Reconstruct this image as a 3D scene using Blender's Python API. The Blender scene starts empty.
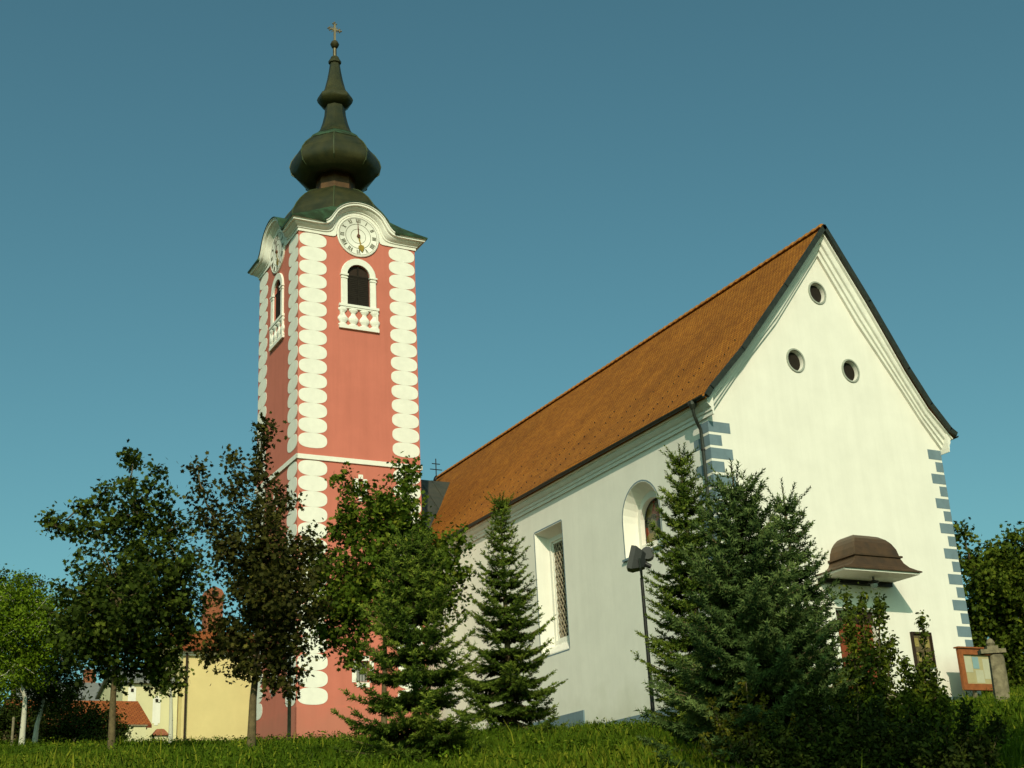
import bpy, bmesh, math, random
import numpy as np
from mathutils import Vector, Matrix

random.seed(7)
RNG = np.random.default_rng(11)
S = bpy.context.scene
COL = S.collection
R = math.radians

# ------------------------------------------------------------------ camera
CAM = np.array([-24.9167, -32.7672, -2.2307])
YAW, PITCH, ROLL, FPX = 0.49966, 0.353855, -0.053702, 1342.54
_f = np.array([math.sin(YAW) * math.cos(PITCH), math.cos(YAW) * math.cos(PITCH), math.sin(PITCH)])
_r = np.array([math.cos(YAW), -math.sin(YAW), 0.0])
_u = np.cross(_r, _f)
RIGHT = math.cos(ROLL) * _r + math.sin(ROLL) * _u
UP = -math.sin(ROLL) * _r + math.cos(ROLL) * _u
cd = bpy.data.cameras.new('camera')
cam = bpy.data.objects.new('camera', cd)
COL.objects.link(cam)
m = Matrix.Identity(4)
for i in range(3):
    m[i][0], m[i][1], m[i][2], m[i][3] = RIGHT[i], UP[i], -_f[i], CAM[i]
cam.matrix_world = m
cd.sensor_width = 36.0
cd.lens = FPX * 36.0 / 1024.0
cd.clip_start, cd.clip_end = 0.1, 5000.0
S.camera = cam

# ------------------------------------------------------------------ light
SUN = Vector((-0.71, -1.40, 0.98)).normalized()         # towards the sun
SUN_EL = math.asin(SUN.z)
SUN_AZ = math.atan2(SUN.x, SUN.y)
w = bpy.data.worlds.new('World')
S.world = w
w.use_nodes = True
nt = w.node_tree
nt.nodes.clear()
sky = nt.nodes.new('ShaderNodeTexSky')
sky.sky_type = 'NISHITA'
sky.sun_disc = False
sky.sun_elevation = SUN_EL
sky.sun_rotation = SUN_AZ
sky.altitude = 300
sky.air_density = 1.0
sky.dust_density = 3.0
sky.ozone_density = 1.0
tint = nt.nodes.new('ShaderNodeMix')
tint.data_type = 'RGBA'
tint.blend_type = 'MULTIPLY'
tint.inputs[0].default_value = 1.0
tint.inputs[7].default_value = (0.53, 0.93, 0.745, 1)
bg = nt.nodes.new('ShaderNodeBackground')
bg.inputs[1].default_value = 0.12
wo = nt.nodes.new('ShaderNodeOutputWorld')
nt.links.new(sky.outputs[0], tint.inputs[6])
nt.links.new(tint.outputs[2], bg.inputs[0])
nt.links.new(bg.outputs[0], wo.inputs[0])
sl = bpy.data.lights.new('sun', 'SUN')
sl.energy = 3.4
sl.angle = R(0.5)
sl.color = (1.0, 0.905, 0.68)
so = bpy.data.objects.new('sun', sl)
COL.objects.link(so)
so.rotation_euler = (-SUN).to_track_quat('-Z', 'Y').to_euler()
so.location = (-30, -60, 60)
S.view_settings.view_transform = 'Standard'
S.view_settings.look = 'None'
S.view_settings.gamma = 1.0
S.view_settings.use_curve_mapping = False
S.view_settings.exposure = 0.0


# ------------------------------------------------------------------ helpers
def tag(o, label=None, cat=None, group=None, kind=None):
    if label: o['label'] = label
    if cat: o['category'] = cat
    if group: o['group'] = group
    if kind: o['kind'] = kind
    return o


def empty(name, loc, label=None, cat=None, group=None):
    o = bpy.data.objects.new(name, None)
    o.empty_display_size = 0.3
    COL.objects.link(o)
    o.location = loc
    return tag(o, label, cat, group)


def wloc(o):
    p = Vector((0, 0, 0))
    while o is not None:
        p += o.location
        o = o.parent
    return p


def dup(o, parent, rotz):
    """copy of a part and its sub-parts, turned about its thing's axis"""
    c = o.copy()
    COL.objects.link(c)
    c.parent = parent
    c.rotation_euler = (0, 0, rotz)
    for ch in list(o.children):
        d = ch.copy()
        COL.objects.link(d)
        d.parent = c
    return c


class MB:
    def __init__(self):
        self.v, self.f = [], []

    def add(self, vs, fs):
        n = len(self.v)
        self.v += [tuple(map(float, p)) for p in vs]
        self.f += [tuple(n + i for i in f) for f in fs]
        return self

    def box(self, x0, x1, y0, y1, z0, z1):
        vs = [(x, y, z) for z in (z0, z1) for y in (y0, y1) for x in (x0, x1)]
        return self.add(vs, [(0, 2, 3, 1), (4, 5, 7, 6), (0, 1, 5, 4), (2, 6, 7, 3), (0, 4, 6, 2), (1, 3, 7, 5)])

    def obox(self, c, ax, ay, az):
        """box from centre and three half-axis vectors"""
        c, ax, ay, az = map(Vector, (c, ax, ay, az))
        vs = [c + sx * ax + sy * ay + sz * az for sz in (-1, 1) for sy in (-1, 1) for sx in (-1, 1)]
        return self.add(vs, [(0, 2, 3, 1), (4, 5, 7, 6), (0, 1, 5, 4), (2, 6, 7, 3), (0, 4, 6, 2), (1, 3, 7, 5)])

    def loft(self, rings, cap0=True, cap1=True, closed=True):
        n = len(rings[0])
        vs = [p for r in rings for p in r]
        fs = []
        for k in range(len(rings) - 1):
            for i in range(n if closed else n - 1):
                j = (i + 1) % n
                fs.append((k * n + i, k * n + j, (k + 1) * n + j, (k + 1) * n + i))
        if cap0: fs.append(tuple(range(n))[::-1])
        if cap1: fs.append(tuple((len(rings) - 1) * n + i for i in range(n)))
        return self.add(vs, fs)

    def prism(self, poly, fn0, fn1):
        return self.loft([[fn0(*p) for p in poly], [fn1(*p) for p in poly]])

    def tube(self, pts, rad, n=8, cap=True):
        pts = [Vector([float(c) for c in p]) for p in pts]
        rings = []
        a = None
        for i, p in enumerate(pts):
            d = (pts[min(i + 1, len(pts) - 1)] - pts[max(i - 1, 0)]).normalized()
            if a is None:
                a = d.orthogonal().normalized()
            else:
                a = (a - d * a.dot(d)).normalized()
            b = d.cross(a)
            r = float(rad[i]) if hasattr(rad, '__len__') else float(rad)
            rings.append([p + r * (math.cos(2 * math.pi * k / n) * a + math.sin(2 * math.pi * k / n) * b) for k in range(n)])
        return self.loft(rings, cap, cap)

    def lathe(self, prof, c=(0, 0, 0), n=24, sx=1.0, sy=1.0):
        rings = [[(c[0] + sx * r * math.cos(2 * math.pi * k / n), c[1] + sy * r * math.sin(2 * math.pi * k / n), c[2] + z)
                  for k in range(n)] for r, z in prof]
        return self.loft(rings)

    def build(self, name, mat, parent=None, smooth=False, kind=None, fix=True):
        me = bpy.data.meshes.new(name)
        off = wloc(parent) if parent is not None else Vector((0, 0, 0))
        me.from_pydata([(x - off.x, y - off.y, z - off.z) for x, y, z in self.v], [], self.f)
        if fix:
            bm = bmesh.new()
            bm.from_mesh(me)
            bmesh.ops.recalc_face_normals(bm, faces=bm.faces)
            bm.to_mesh(me)
            bm.free()
        me.materials.append(mat)
        if smooth:
            me.polygons.foreach_set('use_smooth', [True] * len(me.polygons))
            if hasattr(me, 'set_sharp_from_angle'):
                me.set_sharp_from_angle(angle=R(38))
        o = bpy.data.objects.new(name, me)
        COL.objects.link(o)
        if parent is not None: o.parent = parent
        if kind: o['kind'] = kind
        return o


def np_mesh(name, V, K, mat, parent=None, tint=None, smooth=False):
    """mesh from an (n*K,3) array: n separate K-gons, with a face attribute 'tint'"""
    V = np.asarray(V, np.float32).reshape(-1, 3)
    if parent is not None:
        V = V - np.array(wloc(parent), np.float32)
    n = len(V) // K
    me = bpy.data.meshes.new(name)
    me.vertices.add(n * K)
    me.vertices.foreach_set('co', V.ravel())
    me.loops.add(n * K)
    me.loops.foreach_set('vertex_index', np.arange(n * K, dtype=np.int32))
    me.polygons.add(n)
    me.polygons.foreach_set('loop_start', np.arange(0, n * K, K, dtype=np.int32))
    me.polygons.foreach_set('loop_total', np.full(n, K, np.int32))
    if tint is not None:
        a = me.attributes.new('tint', 'FLOAT', 'FACE')
        a.data.foreach_set('value', np.asarray(tint, np.float32))
    me.update()
    me.validate()
    me.materials.append(mat)
    o = bpy.data.objects.new(name, me)
    COL.objects.link(o)
    if parent is not None: o.parent = parent
    return o


def boolean(o, cutters):
    for c in cutters:
        md = o.modifiers.new('cut', 'BOOLEAN')
        md.operation = 'DIFFERENCE'
        md.solver = 'EXACT'
        md.object = c
    dg = bpy.context.evaluated_depsgraph_get()
    me = bpy.data.meshes.new_from_object(o.evaluated_get(dg))
    o.modifiers.clear()
    o.data = me
    for c in cutters:
        bpy.data.objects.remove(c)


# ------------------------------------------------------------------ materials
def mat(name, col, rough=0.8, var=0.12, scale=3.0, bump=0.0, bscale=60.0, spec=0.3, metal=0.0, col2=None, lo=0.35, hi=0.65, detail=6.0):
    mt = bpy.data.materials.new(name)
    mt.use_nodes = True
    t = mt.node_tree
    b = t.nodes['Principled BSDF']
    b.inputs['Roughness'].default_value = rough
    b.inputs['Metallic'].default_value = metal
    b.inputs['Specular IOR Level'].default_value = spec
    tc = t.nodes.new('ShaderNodeTexCoord')
    nz = t.nodes.new('ShaderNodeTexNoise')
    nz.inputs['Scale'].default_value = scale
    nz.inputs['Detail'].default_value = detail
    nz.inputs['Roughness'].default_value = 0.62
    t.links.new(tc.outputs['Object'], nz.inputs['Vector'])
    cr = t.nodes.new('ShaderNodeValToRGB')
    c2 = col2 if col2 else tuple(c * (1 - 2 * var) for c in col)
    cr.color_ramp.elements[0].position = lo
    cr.color_ramp.elements[1].position = hi
    cr.color_ramp.elements[0].color = (*c2, 1)
    cr.color_ramp.elements[1].color = (*col, 1)
    t.links.new(nz.outputs['Fac'], cr.inputs[0])
    t.links.new(cr.outputs[0], b.inputs['Base Color'])
    if bump:
        n2 = t.nodes.new('ShaderNodeTexNoise')
        n2.inputs['Scale'].default_value = bscale
        n2.inputs['Detail'].default_value = 4
        t.links.new(tc.outputs['Object'], n2.inputs['Vector'])
        bp = t.nodes.new('ShaderNodeBump')
        bp.inputs['Strength'].default_value = bump
        bp.inputs['Distance'].default_value = 0.02
        t.links.new(n2.outputs['Fac'], bp.inputs['Height'])
        t.links.new(bp.outputs[0], b.inputs['Normal'])
    return mt


def leaf_mat(name, dark, mid, bright, trans=0.25, rough=0.65, spec=0.08):
    mt = bpy.data.materials.new(name)
    mt.use_nodes = True
    t = mt.node_tree
    b = t.nodes['Principled BSDF']
    b.inputs['Roughness'].default_value = rough
    b.inputs['Specular IOR Level'].default_value = spec
    at = t.nodes.new('ShaderNodeAttribute')
    at.attribute_name = 'tint'
    cr = t.nodes.new('ShaderNodeValToRGB')
    cr.color_ramp.elements[0].color = (*dark, 1)
    cr.color_ramp.elements[1].color = (*bright, 1)
    e = cr.color_ramp.elements.new(0.6)
    e.color = (*mid, 1)
    t.links.new(at.outputs['Fac'], cr.inputs[0])
    t.links.new(cr.outputs[0], b.inputs['Base Color'])
    tr = t.nodes.new('ShaderNodeBsdfTranslucent')
    t.links.new(cr.outputs[0], tr.inputs[0])
    mx = t.nodes.new('ShaderNodeMixShader')
    mx.inputs[0].default_value = trans
    out = t.nodes['Material Output']
    t.links.new(b.outputs[0], mx.inputs[1])
    t.links.new(tr.outputs[0], mx.inputs[2])
    t.links.new(mx.outputs[0], out.inputs[0])
    return mt


def tile_mat(name, c1, c2, c3, bw=0.18, rh=0.16):
    """beaver-tail roof tiles laid in UV metres (u along the eave, v up the slope)"""
    mt = bpy.data.materials.new(name)
    mt.use_nodes = True
    t = mt.node_tree
    b = t.nodes['Principled BSDF']
    b.inputs['Roughness'].default_value = 0.85
    b.inputs['Specular IOR Level'].default_value = 0.2
    uv = t.nodes.new('ShaderNodeUVMap')
    br = t.nodes.new('ShaderNodeTexBrick')
    br.inputs['Scale'].default_value = 1.0
    br.inputs['Brick Width'].default_value = bw
    br.inputs['Row Height'].default_value = rh
    br.inputs['Mortar Size'].default_value = 0.014
    br.inputs['Mortar Smooth'].default_value = 0.35
    br.inputs['Color1'].default_value = (*c1, 1)
    br.inputs['Color2'].default_value = (*c2, 1)
    br.inputs['Mortar'].default_value = (*c3, 1)
    t.links.new(uv.outputs[0], br.inputs['Vector'])
    tc = t.nodes.new('ShaderNodeTexCoord')
    nz = t.nodes.new('ShaderNodeTexNoise')
    nz.inputs['Scale'].default_value = 0.55
    nz.inputs['Detail'].default_value = 8
    nz.inputs['Roughness'].default_value = 0.7
    t.links.new(tc.outputs['Object'], nz.inputs['Vector'])
    cr = t.nodes.new('ShaderNodeValToRGB')
    cr.color_ramp.elements[0].position = 0.3
    cr.color_ramp.elements[1].position = 0.7
    cr.color_ramp.elements[0].color = (0.74, 0.72, 0.70, 1)
    cr.color_ramp.elements[1].color = (1.1, 1.1, 1.05, 1)
    t.links.new(nz.outputs['Fac'], cr.inputs[0])
    mx = t.nodes.new('ShaderNodeMix')
    mx.data_type = 'RGBA'
    mx.blend_type = 'MULTIPLY'
    mx.inputs[0].default_value = 1.0
    t.links.new(br.outputs['Color'], mx.inputs[6])
    t.links.new(cr.outputs[0], mx.inputs[7])
    t.links.new(mx.outputs[2], b.inputs['Base Color'])
    # each row of tiles rises to its lower edge
    sx = t.nodes.new('ShaderNodeSeparateXYZ')
    t.links.new(uv.outputs[0], sx.inputs[0])
    dv = t.nodes.new('ShaderNodeMath'); dv.operation = 'DIVIDE'; dv.inputs[1].default_value = rh
    fr = t.nodes.new('ShaderNodeMath'); fr.operation = 'FRACT'
    sb = t.nodes.new('ShaderNodeMath'); sb.operation = 'SUBTRACT'; sb.inputs[0].default_value = 1.0
    t.links.new(sx.outputs[1], dv.inputs[0])
    t.links.new(dv.outputs[0], fr.inputs[0])
    t.links.new(fr.outputs[0], sb.inputs[1])
    ad = t.nodes.new('ShaderNodeMath'); ad.operation = 'SUBTRACT'
    t.links.new(sb.outputs[0], ad.inputs[0])
    t.links.new(br.outputs['Fac'], ad.inputs[1])
    bp = t.nodes.new('ShaderNodeBump')
    bp.inputs['Strength'].default_value = 0.7
    bp.inputs['Distance'].default_value = 0.025
    t.links.new(ad.outputs[0], bp.inputs['Height'])
    t.links.new(bp.outputs[0], b.inputs['Normal'])
    return mt


M = {}
def weathered(name, col, streak, foot_z, foot_col, rough=0.9):
    mt = mat(name, col, rough, 0.035, 0.9, 0.14, 30, 0.15)
    t = mt.node_tree
    b = t.nodes['Principled BSDF']
    src = b.inputs['Base Color'].links[0].from_socket
    geo = t.nodes.new('ShaderNodeNewGeometry')
    mp = t.nodes.new('ShaderNodeMapping')
    mp.inputs['Scale'].default_value = (2.6, 2.6, 0.16)
    t.links.new(geo.outputs['Position'], mp.inputs['Vector'])
    n1 = t.nodes.new('ShaderNodeTexNoise'); n1.inputs['Scale'].default_value = 1.0; n1.inputs['Detail'].default_value = 7; n1.inputs['Roughness'].default_value = 0.7
    t.links.new(mp.outputs[0], n1.inputs['Vector'])
    r1 = t.nodes.new('ShaderNodeMapRange'); r1.inputs[1].default_value = 0.42; r1.inputs[2].default_value = 0.72; r1.inputs[3].default_value = 0.0; r1.inputs[4].default_value = streak
    t.links.new(n1.outputs['Fac'], r1.inputs[0])
    m1 = t.nodes.new('ShaderNodeMix'); m1.data_type = 'RGBA'
    m1.inputs[7].default_value = (col[0] * 0.62, col[1] * 0.62, col[2] * 0.58, 1)
    t.links.new(r1.outputs[0], m1.inputs[0]); t.links.new(src, m1.inputs[6])
    # splashed dirt and damp stains at the foot of the wall
    sx = t.nodes.new('ShaderNodeSeparateXYZ'); t.links.new(geo.outputs['Position'], sx.inputs[0])
    n2 = t.nodes.new('ShaderNodeTexNoise'); n2.inputs['Scale'].default_value = 1.1; n2.inputs['Detail'].default_value = 6
    t.links.new(geo.outputs['Position'], n2.inputs['Vector'])
    ad = t.nodes.new('ShaderNodeMath'); ad.operation = 'MULTIPLY_ADD'; ad.inputs[1].default_value = -2.6
    t.links.new(n2.outputs['Fac'], ad.inputs[0]); t.links.new(sx.outputs[2], ad.inputs[2])
    r2 = t.nodes.new('ShaderNodeMapRange'); r2.inputs[1].default_value = foot_z - 1.9; r2.inputs[2].default_value = foot_z - 0.6; r2.inputs[3].default_value = 0.5; r2.inputs[4].default_value = 0.0
    t.links.new(ad.outputs[0], r2.inputs[0])
    m2 = t.nodes.new('ShaderNodeMix'); m2.data_type = 'RGBA'
    m2.inputs[7].default_value = (*foot_col, 1)
    t.links.new(r2.outputs[0], m2.inputs[0]); t.links.new(m1.outputs[2], m2.inputs[6])
    t.links.new(m2.outputs[2], b.inputs['Base Color'])
    return mt


M['plaster'] = weathered('white_wall_plaster', (0.815, 0.765, 0.68), 0.16, 3.2, (0.52, 0.49, 0.38))
M['pink'] = weathered('pink_wall_plaster', (0.56, 0.170, 0.122), 0.26, 4.6, (0.42, 0.17, 0.12))
M['trim'] = mat('white_trim', (0.80, 0.765, 0.68), 0.85, 0.05, 2.5, 0.1, 40, 0.2)
M['oval'] = mat('white_limewash', (0.81, 0.775, 0.69), 0.9, 0.04, 3.0, 0.08, 40, 0.15)
M['blue'] = mat('blue_grey_paint', (0.16, 0.22, 0.255), 0.85, 0.08, 3.0, 0.06, 40, 0.2)
M['ringgrey'] = mat('grey_ring_paint', (0.36, 0.37, 0.31), 0.8, 0.1, 4)
M['seam'] = mat('joint_paint', (0.45, 0.12, 0.09), 0.9, 0.05)
M['copper'] = mat('weathered_copper', (0.050, 0.046, 0.014), 0.5, 0, 1.1, 0.15, 12, 0.3, 0.1, (0.018, 0.022, 0.008), 0.35, 0.7)
M['patina'] = mat('green_copper', (0.042, 0.092, 0.045), 0.55, 0, 1.6, 0.2, 14, 0.3, 0.1, (0.022, 0.036, 0.014), 0.40, 0.64)
M['brown_copper'] = mat('brown_copper', (0.105, 0.055, 0.025), 0.5, 0, 2.5, 0.12, 20, 0.4, 0.25, (0.05, 0.03, 0.016), 0.3, 0.7)
M['ribcopper'] = mat('rib_copper', (0.06, 0.075, 0.03), 0.55, 0.1, 3)
M['neck'] = mat('russet_copper', (0.13, 0.062, 0.022), 0.55, 0, 2.0, 0.1, 20, 0.4, 0.3, (0.07, 0.036, 0.014))
M['sheet'] = mat('dark_sheet', (0.09, 0.085, 0.06), 0.5, 0, 1.5, 0.1, 20, 0.4, 0.3, (0.05, 0.055, 0.042))
M['iron'] = mat('dark_iron', (0.025, 0.022, 0.02), 0.5, 0.2, 12, 0, 1, 0.4, 0.5)
M['verge'] = mat('verge_metal', (0.035, 0.04, 0.03), 0.5, 0.2, 6, 0, 1, 0.4, 0.3)
M['gold'] = mat('gilt_metal', (0.55, 0.33, 0.05), 0.4, 0.15, 10, 0, 1, 0.5, 0.6)
M['ironbrown'] = mat('dark_red_metal', (0.16, 0.06, 0.03), 0.5, 0.15, 10, 0, 1, 0.4, 0.3)
M['numeral'] = mat('numeral_paint', (0.16, 0.15, 0.10), 0.7, 0.15, 12)
M['dark'] = mat('dark_interior', (0.02, 0.014, 0.009), 0.8, 0.2, 8, 0, 1, 0.2)
M['louvre'] = mat('brown_shutter', (0.035, 0.020, 0.012), 0.7, 0.2, 14, 0, 1, 0.2)
M['door'] = mat('red_door_wood', (0.22, 0.045, 0.014), 0.5, 0.2, 5, 0.1, 40, 0.35)
M['wood'] = mat('orange_wood', (0.30, 0.09, 0.025), 0.5, 0.15, 8, 0.05, 40, 0.3)
M['oldwood'] = mat('grey_old_wood', (0.25, 0.205, 0.125), 0.85, 0.28, 6, 0.4, 30, 0.2)
M['bark'] = mat('bark', (0.15, 0.11, 0.055), 0.9, 0.25, 9, 0.6, 22, 0.15)
M['birchbark'] = mat('birch_bark', (0.50, 0.47, 0.37), 0.8, 0, 7, 0.2, 20, 0.2, 0, (0.06, 0.05, 0.04), 0.33, 0.43)
M['yellow'] = mat('yellow_plaster', (0.70, 0.56, 0.27), 0.9, 0.04, 1.0, 0.1, 40, 0.15)
M['cream'] = mat('cream_plaster', (0.66, 0.60, 0.36), 0.9, 0.05, 1.0, 0.1, 40, 0.15)
M['brick'] = mat('chimney_brick', (0.34, 0.12, 0.06), 0.85, 0.2, 9, 0.3, 30, 0.15)
M['greyroof'] = mat('grey_roofing', (0.20, 0.20, 0.19), 0.8, 0.12, 4, 0.1, 20, 0.2)
M['lampblack'] = mat('black_paint', (0.012, 0.012, 0.011), 0.45, 0.2, 9, 0, 1, 0.4)
M['glass'] = mat('lamp_glass', (0.30, 0.32, 0.30), 0.12, 0.1, 4, 0, 1, 0.6)
M['paper'] = mat('white_paper', (0.46, 0.43, 0.30), 0.8, 0.06, 3)
M['paperblue'] = mat('blue_paper', (0.22, 0.33, 0.34), 0.8, 0.06, 3)
M['papertan'] = mat('tan_paper', (0.40, 0.33, 0.17), 0.8, 0.06, 3)
M['tile'] = tile_mat('orange_roof_tiles', (0.43, 0.155, 0.018), (0.31, 0.102, 0.012), (0.10, 0.035, 0.008))
M['redtile'] = tile_mat('red_roof_tiles', (0.42, 0.125, 0.03), (0.34, 0.09, 0.022), (0.16, 0.035, 0.012))
M['ridge'] = mat('ridge_tile_clay', (0.46, 0.19, 0.045), 0.85, 0.2, 5, 0.1, 30, 0.15)

# stained glass: coloured cells divided by dark leading
sg = bpy.data.materials.new('stained_glass')
sg.use_nodes = True
t = sg.node_tree
b = t.nodes['Principled BSDF']
b.inputs['Roughness'].default_value = 0.15
tc = t.nodes.new('ShaderNodeTexCoord')
vo = t.nodes.new('ShaderNodeTexVoronoi'); vo.inputs['Scale'].default_value = 3.0
cr = t.nodes.new('ShaderNodeValToRGB')
cr.color_ramp.interpolation = 'CONSTANT'
for pos, c in ((0.0, (0.05, 0.05, 0.02)), (0.3, (0.16, 0.12, 0.03)), (0.5, (0.22, 0.045, 0.02)), (0.62, (0.03, 0.035, 0.02)), (0.8, (0.2, 0.17, 0.08))):
    e = cr.color_ramp.elements[0] if pos == 0 else cr.color_ramp.elements.new(pos)
    e.color = (*c, 1)
sp = t.nodes.new('ShaderNodeSeparateColor')
t.links.new(tc.outputs['Object'], vo.inputs['Vector'])
t.links.new(vo.outputs['Color'], sp.inputs[0])
t.links.new(sp.outputs[0], cr.inputs[0])
t.links.new(cr.outputs[0], b.inputs['Base Color'])
M['stained'] = sg

M['maple'] = leaf_mat('maple_leaf', (0.018, 0.030, 0.004), (0.042, 0.062, 0.007), (0.15, 0.18, 0.02))
M['redmaple'] = leaf_mat('dark_maple_leaf', (0.020, 0.020, 0.004), (0.046, 0.046, 0.008), (0.14, 0.12, 0.022))
M['greenmaple'] = leaf_mat('green_maple_leaf', (0.034, 0.060, 0.005), (0.078, 0.120, 0.009), (0.23, 0.24, 0.025))
M['righttree'] = leaf_mat('lit_far_tree_leaf', (0.03, 0.05, 0.005), (0.075, 0.105, 0.009), (0.20, 0.22, 0.02))  # brighter leaf copy: the stronger light on this tree is in the colour
M['birch'] = leaf_mat('birch_leaf', (0.06, 0.10, 0.006), (0.13, 0.20, 0.009), (0.22, 0.29, 0.02), 0.35)
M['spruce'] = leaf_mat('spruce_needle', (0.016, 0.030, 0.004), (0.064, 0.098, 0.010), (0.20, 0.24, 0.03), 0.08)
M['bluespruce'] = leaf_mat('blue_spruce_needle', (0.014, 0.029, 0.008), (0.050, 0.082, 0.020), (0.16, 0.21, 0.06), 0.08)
M['yew'] = leaf_mat('yew_leaf', (0.026, 0.042, 0.005), (0.085, 0.112, 0.009), (0.28, 0.27, 0.02), 0.2)
M['darkyew'] = leaf_mat('dark_shaded_yew_leaf', (0.012, 0.020, 0.003), (0.030, 0.042, 0.005), (0.08, 0.09, 0.010), 0.15)  # dark yew colour with shade mixed into the leaf tone
M['goldshrub'] = leaf_mat('yellowish_leaf', (0.06, 0.06, 0.007), (0.13, 0.12, 0.010), (0.28, 0.17, 0.02), 0.25)
M['hedge'] = leaf_mat('hedge_leaf', (0.015, 0.026, 0.004), (0.032, 0.048, 0.006), (0.07, 0.09, 0.012), 0.2)
M['grassblade'] = leaf_mat('grass_blade', (0.032, 0.060, 0.004), (0.084, 0.136, 0.006), (0.26, 0.26, 0.022), 0.3, 0.7)
M['ground'] = mat('grassy_soil', (0.060, 0.080, 0.014), 0.95, 0, 2.2, 0.5, 18, 0.1, 0, (0.030, 0.038, 0.010), 0.35, 0.65)


# ------------------------------------------------------------------ photogrammetry of the place: a point seen at a pixel, s metres away
def at(px, py, s):
    d = RIGHT * ((px - 512) / FPX) + UP * ((384 - py) / FPX) + _f
    return CAM + d * (s / math.hypot(d[0], d[1]))


def mpp(s):
    return s / FPX / 0.95


# ------------------------------------------------------------------ terrain
FD = np.array([math.sin(YAW), math.cos(YAW)])
LD = np.array([math.cos(YAW), -math.sin(YAW)])
PU = np.array([-400, -20, 4, 8, 12, 16, 22, 30, 40, 47, 56, 62, 75, 110, 200, 400, 1500, 4000.])
PZ = np.array([-6, -4.2, -3.83, -3.25, -2.1, -1.15, -0.22, 0.62, 1.62, 2.33, 3.2, 3.62, 3.7, 2.5, -6, -20, -30, -30.])


def ground_z(x, y):
    x, y = np.asarray(x, float), np.asarray(y, float)
    dx, dy = x - CAM[0], y - CAM[1]
    u = dx * FD[0] + dy * FD[1]
    v = dx * LD[0] + dy * LD[1]
    z = np.interp(u, PU, PZ)
    vv = np.minimum(np.abs(v), 22.0)
    k = np.clip((u - 5) / 15, 0, 1) * np.clip((120 - u) / 50, 0, 1)
    z = z + 0.0019 * vv * vv * k
    z = z - 0.45 * np.exp(-((v - 10.5) / 3.5) ** 2 - ((u - 31) / 7.0) ** 2)
    fade = np.clip((u - 9) / 6, 0, 1)
    z = z + 0.07 * fade * (np.sin(x * 0.9 + 1.3) * np.sin(y * 1.1) + 0.6 * np.sin(x * 2.3 + y * 1.7))
    return z


us = np.concatenate([[-3000, -400, -150, -60, -30, -15], np.arange(-8, 70, 0.5), np.arange(70, 130, 4), [150, 200, 300, 450, 700, 1200, 2000, 3500]])
vs_ = np.concatenate([[-3000, -1500, -700, -350, -180, -100, -70, -55, -45], np.arange(-38, 38.1, 0.5), [45, 55, 70, 100, 180, 350, 700, 1500, 3000]])
UU, VV = np.meshgrid(us, vs_, indexing='ij')
GX = CAM[0] + UU * FD[0] + VV * LD[0]
GY = CAM[1] + UU * FD[1] + VV * LD[1]
GZ = ground_z(GX, GY)
gm = MB()
nu, nv = UU.shape
gm.v = [tuple(p) for p in np.stack([GX, GY, GZ], -1).reshape(-1, 3).tolist()]
gm.f = [(i * nv + j, i * nv + j + 1, (i + 1) * nv + j + 1, (i + 1) * nv + j) for i in range(nu - 1) for j in range(nv - 1)]
tag(gm.build('ground', M['ground'], smooth=True), 'grassy slope rising to the church', 'ground', kind='structure')


# ------------------------------------------------------------------ the church nave
X0, X1, YB, YE = 0.0, 10.0, 0.0, 32.0
nave = empty('church', (5, 0, 2.4), 'white church nave with steep orange tiled roof and blue painted corner stones', 'church')
inner = [(0.0, 11.33), (1.61, 13.28), (3.22, 15.03), (5.5, 17.98), (6.91, 15.59), (8.57, 13.22), (9.25, 12.2), (10.0, 11.24)]
outerL = [(-0.36, 11.86), (-0.16, 12.14), (1.28, 13.66), (3.44, 16.28), (5.58, 18.95)]
outerR = [(5.58, 18.95), (7.2, 16.3), (8.55, 13.92), (9.35, 12.7), (10.08, 11.85), (10.32, 11.70)]
wall = MB()
prof = [(10.0, 1.2), (0.0, 1.2)] + inner
wall.prism(prof, lambda x, z: (x, 0.0, z), lambda x, z: (x, YE, z))
wallo = wall.build('wall', M['plaster'], nave)


def cutter(rings):
    c = MB().loft(rings)
    return c.build('cutter', M['plaster'], nave)


def arch_poly(c, hw, z0, zs, n=14, squash=1.0):
    """outline in (a, z): sill, straight sides, round head"""
    p = [(c - hw, z0), (c + hw, z0)]
    for k in range(n + 1):
        a = math.pi * k / n
        p.append((c + hw * math.cos(a), zs + hw * squash * math.sin(a)))
    return p


cuts = []
# tall rectangular window, two steps deep
rect = lambda y0, y1, z0, z1: [(y0, z0), (y1, z0), (y1, z1), (y0, z1)]
onx = lambda P, x: [(x, a, z) for a, z in P]
ony = lambda P, y: [(a, y, z) for a, z in P]
w1o, w1i, w1g = rect(9.6, 11.72, 5.6, 10.33), rect(9.75, 11.52, 6.0, 10.12), rect(9.9, 11.38, 6.15, 9.95)
cuts.append(cutter([onx(rect(9.57, 11.75, 5.52, 10.37), -0.1), onx(w1i, 0.5)]))
cuts.append(cutter([onx(w1g, 0.4), onx(w1g, 0.85)]))
a1o = arch_poly(4.26, 1.13, 7.95, 9.2)
a1i = arch_poly(4.3, 0.93, 8.2, 9.15)
a1g = arch_poly(4.32, 0.76, 8.35, 9.1)
cuts.append(cutter([onx(arch_poly(4.25, 1.17, 7.9, 9.21), -0.1), onx(a1i, 0.5)]))
cuts.append(cutter([onx(a1g, 0.4), onx(a1g, 0.8)]))
oculi = [(5.33, 16.53), (3.95, 13.8), (6.35, 13.74)]
circ = lambda cx, cz, r, y, n=24: [(cx + r * math.cos(2 * math.pi * k / n), y, cz + 1.12 * r * math.sin(2 * math.pi * k / n)) for k in range(n)]
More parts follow.
